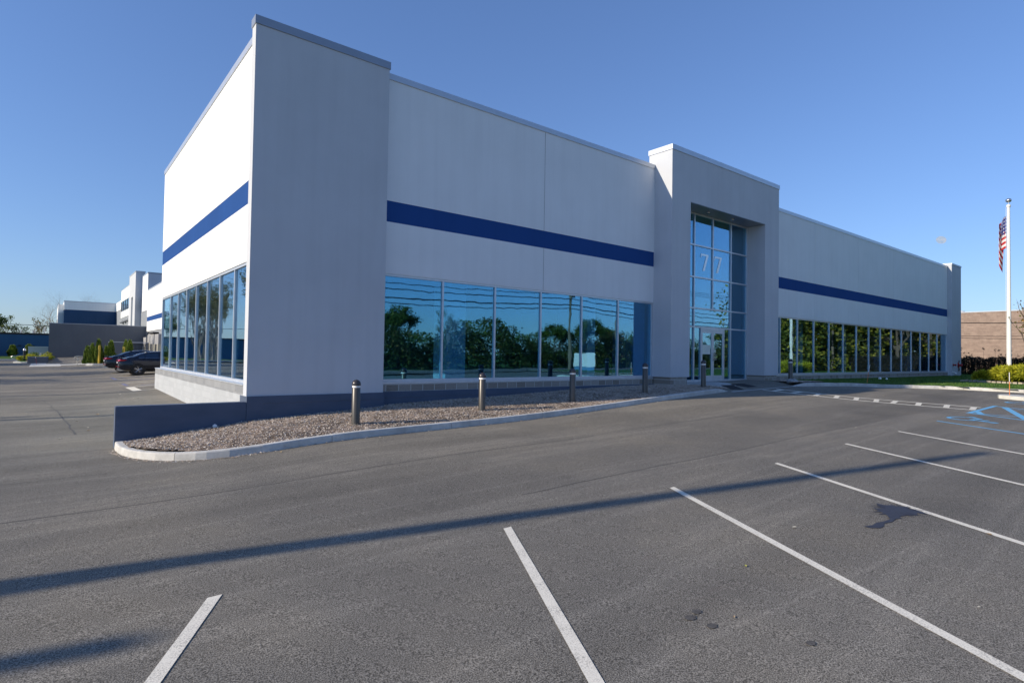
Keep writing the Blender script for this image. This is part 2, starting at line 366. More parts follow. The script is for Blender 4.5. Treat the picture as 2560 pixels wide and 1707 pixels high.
# bay lines, cut square to the row like in the lot
def bay(x, y, L, mat, name, label, up=.006):
    b = MB(); wx = .115; k = int(L/.4); dx, dy = D
    for i in range(k+1):
        t = L*i/k; px, py = x+dx*t, y+dy*t
        b.v += [(px-wx/2, py, G(px-wx/2, py)+up), (px+wx/2, py, G(px+wx/2, py)+up)]
    for i in range(k): b.f.append((2*i, 2*i+2, 2*i+3, 2*i+1))
    o = b.build(name, mat); struct(o, label); o['group'] = 'painted bay lines'; return o
ends = [(-2.67, -10.13), (.42, -10.22), (3.54, -10.25), (6.53, -10.33), (9.74, -10.24), (12.72, -10.29)]
lab = ['white bay line nearest the bottom left corner', 'white bay line running down to the bottom middle', 'long white bay line ending in the bottom right corner',
       'white bay line passing above the oil stain', 'white bay line crossed by the end of the long pole shadow', 'white bay line next to the blue one']
for (x, y), l in zip(ends, lab): bay(x, y, 6.4, M['white_paint'], 'parking_line', l)
bay(15.85, -10.24, 5.6, M['blue_paint'], 'parking_line', 'pale blue bay line beside the white ones')
bay(-5.8, -10.1, 6.0, M['white_paint'], 'parking_line', 'white bay line just left of the view')
# blue aisle and white walkway to the door
b = strip([(22.2, -10.2), (19.3, -15.6)], .115); b.v += strip([(18.95, -10.2), (16.1, -15.4)], .115).v
n0 = len(b.v)//2; b.f += [tuple(i+n0 for i in f) for f in b.f]
q = strip([(22.32, -10.22), (18.85, -10.25)], .14, .007); b.add(q.v, q.f)
q = strip([(19.7, -10.28), (18.8, -10.6)], .17, .008); b.add(q.v, q.f)
q = strip([(21.9, -10.56), (18.3, -11.75)], .19, .007); b.add(q.v, q.f)
q = strip([(20.9, -12.4), (17.3, -13.5)], .19, .007); b.add(q.v, q.f)
struct(b.build('aisle_marking', M['blue_paint']), 'pale blue striped access aisle between the accessible bays')
wu = [(20.0, -3.5), (20.33, -4.39), (20.58, -5.24), (20.8, -6.12), (21.05, -6.99), (21.22, -7.8), (21.3, -8.97), (21.2, -10.05)]
wl = [(18.95, -3.47), (19.3, -4.3), (19.66, -5.37), (19.8, -6.31), (19.97, -7.2), (20.1, -7.9), (20.12, -9.1), (20.05, -10.1)]
b = strip(wu, .15); q = strip(wl, .15); b.add(q.v, q.f)
def on_path(P, t):
    k = t*(len(P)-1); i = min(int(k), len(P)-2); f = k-i
    return (P[i][0]+(P[i+1][0]-P[i][0])*f, P[i][1]+(P[i+1][1]-P[i][1])*f)
for k in range(10):
    t = .04+k*.104; a = on_path(wu, min(1, t)); c_ = on_path(wl, min(1, t+.02))
    q = strip([a, c_], .17, .007); b.add(q.v, q.f)
struct(b.build('walkway_marking', M['white_paint']), 'white ladder-striped walkway curving from the door to the blue aisle')
def isa(cx, cy, label):                        # wheelchair emblem drawn with strokes
    b = MB(); u = D; v = Vector((-u.y, u.x)); s = 1.15
    def T(p): return (cx+(u.x*p[1]+v.x*p[0])*s, cy+(u.y*p[1]+v.y*p[0])*s)
    def st(pts, w=.11):
        q = strip([T(p) for p in pts], w, .007, .2); b.add(q.v, q.f)
    b2 = [T((-.08+.1*math.cos(t*PI/6), .56+.1*math.sin(t*PI/6))) for t in range(12)]
    q = poly_on_ground(b2, .008); b.add(q.v, q.f)
    st([(-.08, .44), (-.06, -.02), (.26, -.02), (.38, -.42), (.50, -.36)]); st([(-.06, .22), (.20, .22)])
    st([(-.02+.36*math.cos(t), -.18+.36*math.sin(t)) for t in [math.radians(a) for a in range(110, 341, 23)]])
    o = b.build('accessible_emblem', M['blue_paint']); struct(o, label)
isa(17.05, -10.8, 'pale blue wheelchair emblem in the bay nearest the white lines'); isa(24.4, -10.7, 'pale blue wheelchair emblem beyond the striped aisle')
# left side lot lines
LL = [((-.77, 14.85), (4.6, 14.7)), ((-.7, 17.2), (4.6, 16.2)), ((-.6, 17.5), (4.6, 16.9)), ((-.73, 20.16), (4.6, 18.9)), ((-.82, 23.0), (4.6, 21.4)), ((-.81, 25.8), (4.6, 23.4)), ((-.8, 31.2), (4.6, 29.2))]
for k, (a, c_) in enumerate(LL):
    o = strip([a, c_], .11).build('parking_line', M['white_paint']); struct(o, 'white bay line beside the left wall, number %s from the front' % ['one', 'two', 'three', 'four', 'five', 'six', 'seven'][k]); o['group'] = 'painted bay lines'
struct(strip([(-.72, 14.8), (-.80, 17.3)], .34).build('end_marking', M['white_paint']), 'broad white bar closing the bay lines beside the left wall')
b = MB()
for a, c_ in (((-.8, 18.3), (-.85, 20.0)), ((-.86, 23.6), (-.9, 26.0)), ((-.3, 17.9), (4, 17.0)), ((-.6, 22.2), (2.5, 21.3)), ((-.6, 25.0), (2.5, 24.0)), ((-.9, 27.5), (3, 26.6))):
    q = strip([a, c_], .16); b.add(q.v, q.f)
struct(b.build('faded_marking', M['faded_paint']), 'faded blue paint left over between the white bay lines')
# oil stains, spots and cracks
stain = [(3.82,-12.77),(3.90,-12.80),(3.97,-12.82),(4.1,-12.81),(4.24,-12.85),(4.40,-12.86),(4.50,-12.80),(4.58,-12.75),(4.50,-12.69),(4.62,-12.71),(4.64,-12.67),(4.55,-12.60),(4.68,-12.64),(4.72,-12.60),
         (4.74,-12.53),(4.84,-12.62),(4.93,-12.54),(5.06,-12.47),(5.04,-12.58),(5.14,-12.65),(5.10,-12.70),(5.22,-12.82),(5.10,-12.84),(5.12,-12.98),(4.99,-13.09),(4.97,-12.97),(4.86,-13.02),(4.78,-12.96),(4.72,-12.92),(4.6,-12.89),(4.56,-12.94),(4.46,-12.90),(4.29,-12.92),(4.14,-12.88),(4.02,-12.92),(3.90,-12.92),(3.81,-12.84)]
stb = poly_on_ground(stain); Rs = random.Random(3)
for i in range(34):                            # splashes thrown out from the middle of the stain
    a = Rs.uniform(0, 2*PI); r0 = Rs.uniform(.12, .2); r1 = r0+Rs.uniform(.05, .22); wd = Rs.uniform(.004, .011); ex, ey = 4.93+math.cos(a)*r0*1.1, -12.76+math.sin(a)*r0
    tx, ty = 4.93+math.cos(a+.1)*r1*1.1, -12.76+math.sin(a+.1)*r1; nx, ny = -math.sin(a)*wd, math.cos(a)*wd
    stb.add([(ex-nx, ey-ny, G(ex, ey)+.0068+i*.00002), (ex+nx, ey+ny, G(ex, ey)+.0068+i*.00002), (tx, ty, G(tx, ty)+.0068+i*.00002)], [(0, 1, 2)])
tag(stb.build('oil_stain', M['stain']), 'large dark splashed oil stain with a trail, between two bay lines', 'oil stain')
for (x, y, r1, lb) in ((.20,-12.85,.05,'round dark oil spot left of the pair'), (.33,-12.82,.045,'oval dark oil spot right of the pair'), (.22,-13.03,.045,'faint oil spot just below the pair'), (.56,-13.62,.04,'single faint oil spot nearest the bottom edge')):
    o = poly_on_ground([(x+r1*1.05*math.cos(t*.314)*(1+.16*math.sin(3.1*t)), y+r1*.8*math.sin(t*.314)*(1+.14*math.sin(2.3*t+x*9))) for t in range(20)]).build('oil_spot', M['stain_soft'])
    tag(o, lb, 'oil spot', 'dark oil spots')
def wiggle(a, c_, k, amp, seed):
    R = random.Random(seed); return [(a[0]+(c_[0]-a[0])*i/k+R.uniform(-amp, amp), a[1]+(c_[1]-a[1])*i/k+R.uniform(-amp, amp)) for i in range(k+1)]
cr = strip(wiggle((-3.25, 2.4), (-3.6, 8.9), 16, .03, 3), .035, .004, .3)
q = strip(wiggle((-3.6, 8.9), (-4.0, 13.5), 9, .04, 4), .02, .004, .3); cr.add(q.v, q.f)
struct(cr.build('pavement_crack', M['crack']), 'dark wandering crack in the asphalt of the side car park')

Rs = random.Random(12)
for (x0, x1, y, lb) in ((-14, 17, -6.2, 'paving seam running across the middle of the car park'), (1.5, 15, -9.2, 'paving seam running just above the row of bay lines'), (-14, -2.9, -3.15, 'paving seam left of the kerb tip')):
    k = int((x1-x0)/.35); pts = [(x0+(x1-x0)*i/k, y+.03*math.sin(i*.31)+Rs.uniform(-.012, .012)) for i in range(k+1)]
    sm = strip(pts, .022, .003, .4); o = sm.build('paving_seam', M['seam']); struct(o, lb)
# ---------------------------------------------------------------- kerbs
def kerb(name, path, label, h=.15, w=.16, side=1, zf=G, hf=None, seg=3.05, first=0):
    # path = foot of the street face; side=+1 puts the kerb body on the left of travel
    P = [Vector((*p, 0)) for p in path]; S = [0]
    for a, c_ in zip(P, P[1:]): S.append(S[-1]+(c_-a).length)
    def at(s):
        s = max(0, min(S[-1], s)); i = 0
        while i < len(S)-2 and s > S[i+1]: i += 1
        t = (s-S[i])/max(1e-9, S[i+1]-S[i]); return P[i].lerp(P[i+1], t)
    b = MB(); s0 = first-seg if first else 0
    s0 = 0 if not first else first-seg
    while s0 < S[-1]-1e-3:
        a0 = max(0, s0)+(.006 if s0 > 0 else 0); a1 = min(S[-1], s0+seg)-.006
        k = max(2, int((a1-a0)/.2)); base = len(b.v)
        for i in range(k+1):
            s = a0+(a1-a0)*i/k; p = at(s); d = (at(s+.15)-at(s-.15)).normalized(); nrm = Vector((-d.y, d.x, 0))*side
            hh = hf(s, S[-1]) if hf else h; z = zf(p.x, p.y)
            for (o, zz) in ((0, -.08), (.012, hh-.03), (.022, hh-.008), (.045, hh), (w-.012, hh), (w, hh-.012), (w, -.08)):
                q = p+nrm*o; b.v.append((q.x, q.y, z+zz))
        for i in range(k):
            for j in range(6): b.f.append((base+i*7+j, base+(i+1)*7+j, base+(i+1)*7+j+1, base+i*7+j+1))
        b.f.append(tuple(base+j for j in range(7))); b.f.append(tuple(base+k*7+j for j in reversed(range(7))))
        s0 += seg
    return struct(b.build(name, M['concrete']), label)
kA = [(-2.67, -.34), (-2.68, -.69), (-2.65, -1.12), (-2.57, -1.54), (-2.42, -1.95), (-2.2, -2.35), (-1.88, -2.75), (-1.5, -3.05), (-1.0, -3.23), (-.4, -3.33), (3, -3.33), (6, -3.33), (12, -3.33), (15.6, -3.30), (16.3, -3.24), (16.9, -3.22)]
def drop(s, L): return .15*max(.0, min(1, (L-s)/.75))+.004
kerb('kerb', kA, 'concrete kerb curving round the bark bed and running straight to the entrance', hf=drop, first=2.6)
kR = [(21.7, -3.42), (22.1, -3.44), (23.0, -3.62), (24.6, -4.02), (26.2, -4.18), (27.6, -4.34), (29.4, -4.86), (30.2, -5.28), (31.1, -6.2), (31.55, -7.1), (31.75, -8.2), (31.9, -9.6), (32.2, -14), (32.4, -27)]
kerb('kerb', kR, 'concrete kerb bending round the lawn right of the entrance', hf=lambda s, L: .15*min(1, s/.9)+.004, first=1.9)
# island at the right edge
isl = [(26.35, -9.5), (25.9, -10.4), (25.2, -12.2), (24.4, -14.5), (25.4, -15.0), (26.8, -11.5), (27.4, -9.6), (26.9, -9.35)]
b = MB(); nI = len(isl)
b.v = [(x, y, G(x, y)-.05) for x, y in isl]+[(x, y, G(x, y)+.14) for x, y in isl]
b.f = [tuple(range(nI, 2*nI))]+[(i, (i+1) % nI, nI+(i+1) % nI, nI+i) for i in range(nI)]
struct(b.build('kerb_island', M['pale_concrete'], bevel=.02), 'pale concrete island kerb cut off by the right edge')

# ---------------------------------------------------------------- entrance apron, bark bed, lawn
def AZf(x, y):
    t = max(0, min(1, (y+3.38)/3.4)); return (G(x, -3.38)+.010)*(1-t)+(-.283)*t
def axl(y): return interp(y, [(-3.42, 16.86), (-3.1, 16.95), (-2.0, 17.3), (-.9, 17.45), (.2, 17.5)])
def axr(y): return interp(y, [(-3.42, 21.75), (-3.1, 22.1), (-2.2, 23.2), (-.9, 24.6), (-.2, 25.4), (.2, 25.4)])
b = MB(); ny = 24; nx = 26
for j in range(ny+1):
    y = -3.42+(3.5)*j/ny
    for i in range(nx+1):
        x = axl(y)+(axr(y)-axl(y))*i/nx; b.v.append((x, y, AZf(x, y)))
for j in range(ny):
    for i in range(nx): a = j*(nx+1)+i; b.f.append((a, a+1, a+nx+2, a+nx+1))
struct(b.build('entrance_pavement', M['concrete'], smooth=True), 'smooth concrete apron in front of the glass doors')
MW = [(-2.64,-1.2),(-1.9,-1.13),(-1.27,-1.03),(-.6,-.98),(0,-.89),(3.6,-.68),(5.57,-.61),(8.4,-.54),(11.3,-.42),(14,-.35),(16,-.33),(18,-.33)]
def MZ(x, y):
    t = max(0, min(1, (y+3.2)/2.84)); k = G(x, -3.2)+.125
    return k*(1-t)+interp(x, MW)*t+.04*math.sin(PI*min(1, t))
Rn = random.Random(5)
def bed_keep(x, y):
    if y < -3.2 or y > -.0: return False
    if x < -.9:                                # rounded left tip
        lim = interp(x, [(-2.52, -1.0), (-2.4, -1.65), (-2.25, -1.98), (-2.05, -2.3), (-1.75, -2.62), (-1.4, -2.92), (-.95, -3.1), (-.8, -3.18)])
        if x < -2.52 or y < lim: return False
    return x < axl(y)
def jit(x, y): return .012*math.sin(x*9.1+y*5.3)*math.sin(y*11.7-x*3.1)+.01*math.sin(x*31+y*17)
xs = [-2.6+.1*i for i in range(203)]; ys = [-3.22+.1*i for i in range(34)]
bed = sheet(xs, ys, lambda x, y: MZ(x, y)+jit(x, y), bed_keep)
struct(bed.build('bark_bed', M['mulch'], smooth=True), 'bed of bark mulch between the kerb and the wall')
LB = [(24.0,-.285),(32,-.30),(37,-.32),(44,-.35),(60,-.33)]
KY = [(21.7,-3.3),(23,-3.47),(24.6,-3.86),(27.6,-4.18),(29.4,-4.7),(30.2,-5.1),(31.1,-6.0),(31.4,-6.8),(31.6,-8.2),(31.8,-10),(32.3,-27)]
def LZ(x, y):
    ky = interp(x, KY) if x < 31.4 else -9
    t = ss((y-ky)/(0-ky)); z1 = interp(x, LB)
    zk = G(x, ky if x < 31.4 else y)+.14 if x < 31.4 else G(x, y)+.14
    z = zk*(1-t)+z1*t if y < 0 else z1
    if x > 62: z = z*(1-ss((x-62)/20))+(G(x, y)+.05)*ss((x-62)/20)
    return z
def in_lawn(x, y):
    if x < 21.9: return False
    if x < 31.4 and y < interp(x, KY): return False
    if x >= 31.4 and y < -6.8 and x < interp(-y, [(6.8, 31.4), (8.2, 31.75), (10, 31.95), (27, 32.4)]): return False
    return True
def patch_right(x, y): return x > axr(y)-.02 and y < 0 and (x < interp(y, [(-3.6, 24.2), (-2.6, 25.2), (-1.5, 26.3), (0, 27.6)]))
xs = [21.6+.15*i for i in range(60)]; ys = [-4.2+.15*i for i in range(29)]
pm = sheet(xs, ys, lambda x, y: LZ(x, y)+.03+jit(x, y), lambda x, y: in_lawn(x, y) and patch_right(x, y))
struct(pm.build('bark_bed', M['mulch'], smooth=True), 'small patch of bark mulch right of the entrance')
xs = [23.6+.3*i for i in range(28)]+[32+1*i for i in range(34)]+[66+4*i for i in range(10)]
ys = [-27+1.5*i for i in range(12)]+[-9.4+.3*i for i in range(32)]+[0.2, 4, 8, 14, 22]
lw = sheet(xs, ys, LZ, lambda x, y: in_lawn(x, y) and not (x < 27.5 and patch_right(x+.15, y)))
struct(lw.build('lawn', M['lawn'], smooth=True), 'lawn between the building, the kerb and the brick building')

def chips(name, n, dom, zf, label, size=(.013, .038)):
    R = random.Random(11); b = MB(); k = 0
    while k < n:
        x, y = dom(R)
        if x is None: continue
        z = zf(x, y)+R.uniform(.004, .028); L = R.uniform(*size); W = L*R.uniform(.25, .5); a = R.uniform(0, PI); t1 = R.uniform(-.5, .5); t2 = R.uniform(-.6, .6)
        u = Vector((math.cos(a), math.sin(a), t1)).normalized()*L/2; v = Vector((-math.sin(a), math.cos(a), t2)).normalized()*W/2; p = Vector((x, y, z))
        b.add([p-u-v, p+u-v, p+u+v, p-u+v], [(0, 1, 2, 3)]); k += 1
    o = b.build(name, M['chips']); tag(o, label, 'bark chips', kind='stuff'); return o
def d1(R):
    x = -2.6+20*(R.random()**1.15); y = R.uniform(-3.19, -.07)
    if x < 3.7 and y > -.38: return None, None
    return (x, y) if bed_keep(x, y) else (None, None)
chips('bark_mulch', 80000, d1, MZ, 'pale weathered bark chips covering the bed by the wall')
def d2(R):
    x = R.uniform(21.8, 27.6); y = R.uniform(-3.6, -.08)
    return (x, y) if in_lawn(x, y) and patch_right(x, y) else (None, None)
chips('bark_mulch', 5000, d2, lambda x, y: LZ(x, y)+.03, 'shaded bark chips right of the entrance')
def d3(R):
    if R.random() < .45: a = R.random(); i = int(a*8); t = a*8-i; return (kA[i+1][0]+(kA[i+2][0]-kA[i+1][0])*t+R.uniform(-.12, 0), kA[i+1][1]+(kA[i+2][1]-kA[i+1][1])*t-abs(R.gauss(0, .07))-.01)
    return (-1+16*R.random()**1.6, -3.34-abs(R.gauss(0, .035)))
chips('loose_bark', 700, d3, G, 'loose bark crumbs lying at the foot of the kerb', (.015, .04))
R = random.Random(21); b = MB(); k = 0
while k < 26000:
    x = 24+42*R.random()**1.3; y = R.uniform(-9, -.05)
    if not in_lawn(x, y) or (x < 27.6 and patch_right(x, y)) or (x > 37.6 and y < -3.9 and x < 50): continue
    z = LZ(x, y); h = R.uniform(.03, .07); a = R.uniform(0, PI); wd = .012; c1, s1 = math.cos(a)*wd, math.sin(a)*wd
    b.add([(x-c1, y-s1, z), (x+c1, y+s1, z), (x+R.uniform(-.03, .03), y+R.uniform(-.03, .03), z+h)], [(0, 1, 2)]); k += 1
tag(b.build('grass', M['grass']), 'short green lawn grass along the wall and kerb', 'grass', kind='stuff')

# ================================================================ OFFICE BUILDING
ZF = 9.09; S1, S2, H = 5.327, 4.703, 3.18; XL = .157; YL = 15.41; PX0, PX1 = 16.293, 25.297; EX = 56.385; PY = -.904
bld = thing('office_building', 'long white stucco office building with a blue stripe, corner pylon and glazed entrance portal', 'building', (0, 0, 0))
def wall_x(name, x0, x1, y0, y1, z0, z1, joints, mat):      # wall along x, cut into panels by reveal joints
    b = MB(); xs = [x0]+joints+[x1]
    for a, c_ in zip(xs, xs[1:]):
        b.box(a+(.011 if a != x0 else 0), c_-(.011 if c_ != x1 else 0), y0, y1, z0, z1)
    o = b.build(name, mat, bld)
    return o
def band(x0, x1, joints):
    wall_x('wall', x0, x1, 0, .3, S1, ZF-.18, joints, M['stucco'])
    wall_x('wall', x0, x1, 0, .3, H, S2, joints, M['stucco'])
    MB().box(x0, x1, .006, .3, S2, S1).build('blue_stripe', M['stripe'], bld)
    for q in joints:
        MB().box(q-.0109, q+.0109, .012, .1, H+.01, S2).build('reveal_joint', M['joint'], bld); MB().box(q-.0109, q+.0109, .012, .1, S1, ZF-.19).build('reveal_joint', M['joint'], bld)
band(3.678, PX0, [10.0]); band(PX1, EX, [31.43, 37.75, 44.0, 50.2])
# left wall
b = MB(); ysj = [.0, 5.45, 10.44, YL]
for z0, z1 in ((S1, ZF-.18), (H, S2)):
    for a, c_ in zip(ysj, ysj[1:]): b.box(XL, XL+.3, a+(.011 if a > 1 else .002), c_-.011 if c_ < YL else c_, z0, z1)
b.build('wall', M['stucco'], bld)
MB().box(XL+.006, XL+.3, .003, YL, S2, S1).build('blue_stripe', M['stripe'], bld)
for q in (5.45, 10.44):
    for z0, z1 in ((H+.01, S2), (S1, ZF-.19)): MB().box(XL+.003, XL+.1, q-.0109, q+.0109, z0, z1).build('reveal_joint', M['joint'], bld)
def coping(name, x0, x1, y0, y1, ztop, h, over, mat):
    b = MB(); b.box(x0-over, x1+over, y0-over, y1+over, ztop-h, ztop)
    return b.build(name, mat, bld, bevel=.006)
MB().box(3.7, PX0-.003, -.03, .34, ZF-.18, ZF).build('coping', M['coping'], bld)
MB().box(PX1+.003, EX-.003, -.03, .34, ZF-.18, ZF).build('coping', M['coping'], bld)
MB().box(XL-.03, XL+.34, .035, YL+.03, ZF-.18, ZF).build('coping', M['coping'], bld)
# corner pylon
MB().box(0, 3.66, -.318, .0, -.283, 9.246-.21).build('pylon', M['stucco_grey'], bld)
MB().box(.46, 3.676, .001, .3, -.283, 9.02).build('inner_wall', M['stucco_grey'], bld)
MB().box(-.022, 3.69, -.342, .03, 9.246-.21, 9.246).build('coping', M['coping_dark'], bld)
# end pylon
MB().box(EX+.01, 59.05, -.318, .3, -.40, 9.16).build('pylon', M['stucco_grey'], bld)
MB().box(EX-.02, 59.08, -.35, .33, 9.16, 9.30).build('coping', M['coping_dark'], bld)
# entrance portal: two piers, head and soffit
b = MB(); OX0, OX1, OZ = 17.62, 23.93, 7.56
b.box(PX0, OX0, PY, .29, .019, 9.55); b.box(OX1, PX1, PY, .29, .019, 9.55); b.box(OX0, OX1, PY, .29, OZ, 9.55)
b.build('portal', M['stucco_grey'], bld)
MB().box(PX0-.03, PX1+.03, PY-.03, .32, 9.55, 9.761).build('coping', M['coping'], bld)
MB().box(OX0+.003, OX1-.003, PY+.01, .03, OZ-.02, OZ-.001).build('soffit', M['coping_dark'], bld)
for x in (19.67, 21.72):
    q = MB().lathe([(.001, -.05), (.075, -.05), (.09, -.03), (.09, 0)], x, -.42, OZ-.021, 16).build('downlight', M['silver'], bld, smooth=True)
# split-face base courses
MB().box(3.68, PX0, -.022, .3, -.285, -.075).build('block_base', M['split'], bld)
MB().box(PX1, EX+.005, -.022, .3, -.62, -.075).build('block_base', M['split'], bld)
for a, c_ in ((PX0+.05, OX0-.12), (OX1+.02, PX1-.10)):
    MB().box(a, c_, PY+.04, .28, -.6, .018).build('block_base', M['split'], bld)
# dark foundation
b = MB(); b.box(0, 3.68, -.36, .3, -1.6, -.284); b.box(3.681, PX0+.04, -.055, .3, -1.5, -.286)
b.build('foundation', M['foundation'], bld)
j = MB()
for x0, x1, z in ((.4, 3.66, -.47), (3.7, 9.5, -.47)):
    pts = [(x0+(x1-x0)*i/30, (-.3605 if x1 < 3.7 else -.0555), z+.012*math.sin(i*1.7)+.006*math.sin(i*4.1)) for i in range(31)]
    j.tube(pts, .005, 4)
j.build('crack', M['crack'], bld)
# painted block base of the left wall
MB().box(0.001, .30, -.06, YL+.06, -1.6, -.272).build('block_base', M['cmu'], bld)
MB().box(0.004, .30, .0, YL+.05, -.271, -.035).build('block_base', M['cmu_top'], bld)
# roof and inner shell
MB().box(.46, 58.9, .33, YL-.1, 8.3, 8.5).build('roof', M['coping_dark'], bld)
b = MB(); b.box(.5, 59.0, YL-.3, YL, -.3, 9.0); b.box(58.8, 59.03, .31, YL, -.4, 9.0); b.build('rear_wall', M['stucco'], bld)
# interior
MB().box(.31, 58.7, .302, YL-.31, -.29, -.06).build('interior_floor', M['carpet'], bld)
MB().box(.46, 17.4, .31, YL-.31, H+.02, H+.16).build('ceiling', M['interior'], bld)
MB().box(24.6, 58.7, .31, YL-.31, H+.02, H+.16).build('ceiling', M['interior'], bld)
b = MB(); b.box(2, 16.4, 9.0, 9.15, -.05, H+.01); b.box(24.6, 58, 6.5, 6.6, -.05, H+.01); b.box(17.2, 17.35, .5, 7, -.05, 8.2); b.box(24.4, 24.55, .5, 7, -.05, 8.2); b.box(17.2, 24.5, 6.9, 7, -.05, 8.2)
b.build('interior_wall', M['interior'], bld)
b = MB(); b.box(15.5, 16.25, .42, .56, -.05, H); b.box(15.42, 15.5, .42, 1.5, -.05, H); b.build('interior_wall', M['interior_blue'], bld)
for x0, x1 in ((6.75, 7.55), (13.65, 14.1)):
    MB().box(x0, x1, 1.3, 1.3+(x1-x0), -.05, H).build('column', M['column'], bld)
for x in (33.0, 39.5, 46, 52): MB().box(x, x+.4, 1.6, 2.0, -.05, H).build('column', M['column'], bld)

def window_x(x0, x1, mull, z0, z1, y=.03, name='window', fw_=.06, sill=.07):
    b = MB(); yb = y+.11
    b.box(x0, x1, y, yb, z1-.07, z1); b.box(x0, x1, y-.01, yb, z0, z0+sill)
    b.box(x0-.0, x1+.0, y-.07, yb, z0-.07, z0-.002)
    xs = [x0+fw_/2]+mull+[x1-fw_/2]
    for x in xs: b.box(x-fw_/2, x+fw_/2, y+.001, yb-.001, z0+sill, z1-.07)
    fr = b.build(name, M['alu'], bld)
    for a, c_ in zip(xs, xs[1:]):
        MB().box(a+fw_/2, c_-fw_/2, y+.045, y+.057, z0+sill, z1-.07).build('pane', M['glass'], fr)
    return fr
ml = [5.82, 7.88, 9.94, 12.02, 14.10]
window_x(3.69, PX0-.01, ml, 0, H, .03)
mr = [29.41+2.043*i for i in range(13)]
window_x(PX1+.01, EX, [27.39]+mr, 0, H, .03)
# left side window
b = MB(); X = XL+.03; y0, y1 = .004, 15.30
b.box(X, X+.11, y0, y1, H-.07, H); b.box(X-.01, X+.11, y0, y1, 0, .07); b.box(-.02, X+.11, .003, YL+.02, -.034, -.002)
ys_ = [y0+.03]+[2.009, 3.802, 5.607, 7.466, 9.29, 11.104, 12.98]+[y1-.03]
for q in ys_: b.box(X+.001, X+.109, q-.03, q+.03, .07, H-.07)
fr = b.build('window', M['alu'], bld)
for a, c_ in zip(ys_, ys_[1:]): MB().box(X+.045, X+.057, a+.03, c_-.03, .07, H-.07).build('pane', M['glass'], fr)
# entrance curtain wall
Y = .03; b = MB(); fwv = .065
zs = [-.20, 2.27, 3.14, 4.58, 6.06, 7.51]; V = [17.66, 19.33, 20.84, 22.42, 23.895]
for x in (17.66, 19.33, 22.42, 23.895): b.box(x-.033, x+.033, Y, Y+.12, -.27, OZ-.021)
b.box(20.84-.033, 20.84+.033, Y, Y+.12, 3.14, OZ-.021)
for z in (2.27, 3.14, 4.58, 6.06, 7.50):
    for a, c_ in ((17.66, 19.33), (19.33, 20.84), (20.84, 22.42), (22.42, 23.895)):
        if z < 3.2 and a == 19.33: a, c_ = 19.33, 22.42
        elif z < 3.2 and a == 20.84: continue
        elif z > 3.2 and c_ == 22.42: pass
        b.box(a+.033, c_-.033, Y+.002, Y+.118, z-.033, z+.033)
for a, c_ in ((17.66, 19.33), (19.33, 19.87), (21.86, 22.42), (22.42, 23.895)): b.box(a+.033, c_-.033 if c_ in (19.33, 22.42, 23.895) else c_, Y+.002, Y+.118, -.272, -.17)
for x in (19.87, 21.81): b.box(x, x+.05, Y, Y+.12, -.275, 2.237)
b.box(19.92, 21.81, Y+.001, Y+.119, 2.14, 2.236)
fr = b.build('entrance_glazing', M['alu'], bld)
for (a, c_) in ((17.66, 19.33), (22.42, 23.895)):
    for z0, z1 in ((-.17, 2.27), (2.27, 3.14), (3.14, 4.58), (4.58, 6.06), (6.06, 7.50)):
        MB().box(a+.033, c_-.033, Y+.05, Y+.062, z0+(.033 if z0 > 0 else 0), z1-.033).build('pane', M['glass'], fr)
MB().box(19.363, 22.387, Y+.05, Y+.062, 2.303, 3.107).build('pane', M['glass'], fr)
for a, c_ in ((19.33, 20.84), (20.84, 22.42)):
    for z0, z1 in ((3.14, 4.58), (4.58, 6.06), (6.06, 7.50)):
        MB().box(a+.033, c_-.033, Y+.05, Y+.062, z0+.033, z1-.033).build('pane', M['glass'], fr)
for a, c_ in ((19.363, 19.87), (21.86, 22.387)): MB().box(a, c_, Y+.05, Y+.062, -.17, 2.237).build('pane', M['glass'], fr)
for i, (a, c_) in enumerate(((19.925, 20.86), (20.868, 21.805))):
    b = MB(); y0, y1 = Y+.01, Y+.055
    b.box(a, a+.10, y0, y1, -.262, 2.135); b.box(c_-.10, c_, y0, y1, -.262, 2.135)
    b.box(a+.10, c_-.10, y0+.001, y1-.001, -.262, .02); b.box(a+.10, c_-.10, y0+.001, y1-.001, 2.02, 2.135)
    dr = b.build('door', M['alu'], bld)
    MB().box(a+.10, c_-.10, y0+.018, y0+.026, .02, 2.02).build('pane', M['glass'], dr)
    hx = c_-.05 if i == 0 else a+.05
    hb = MB().tube([(hx, y0-.002, .72), (hx, y0-.07, .74), (hx, y0-.07, 1.06), (hx, y0-.002, 1.08)], .013, 8)
    if i == 1: hb.tube([(hx, y0-.07, .76), (hx+.12, y0-.07, .76), (hx+.12, y0-.07, 1.04), (hx, y0-.07, 1.04)], .011, 8)
    hb.build('handle', M['silver'], dr, smooth=True)
    if i == 0: MB().box(20.02, 20.68, y0+.012, y0+.016, 1.02, 1.46).build('notice', M['sign'], dr)
    else: MB().box(21.02, 21.14, y0+.012, y0+.016, 1.10, 1.26).build('notice', M['sign'], dr)
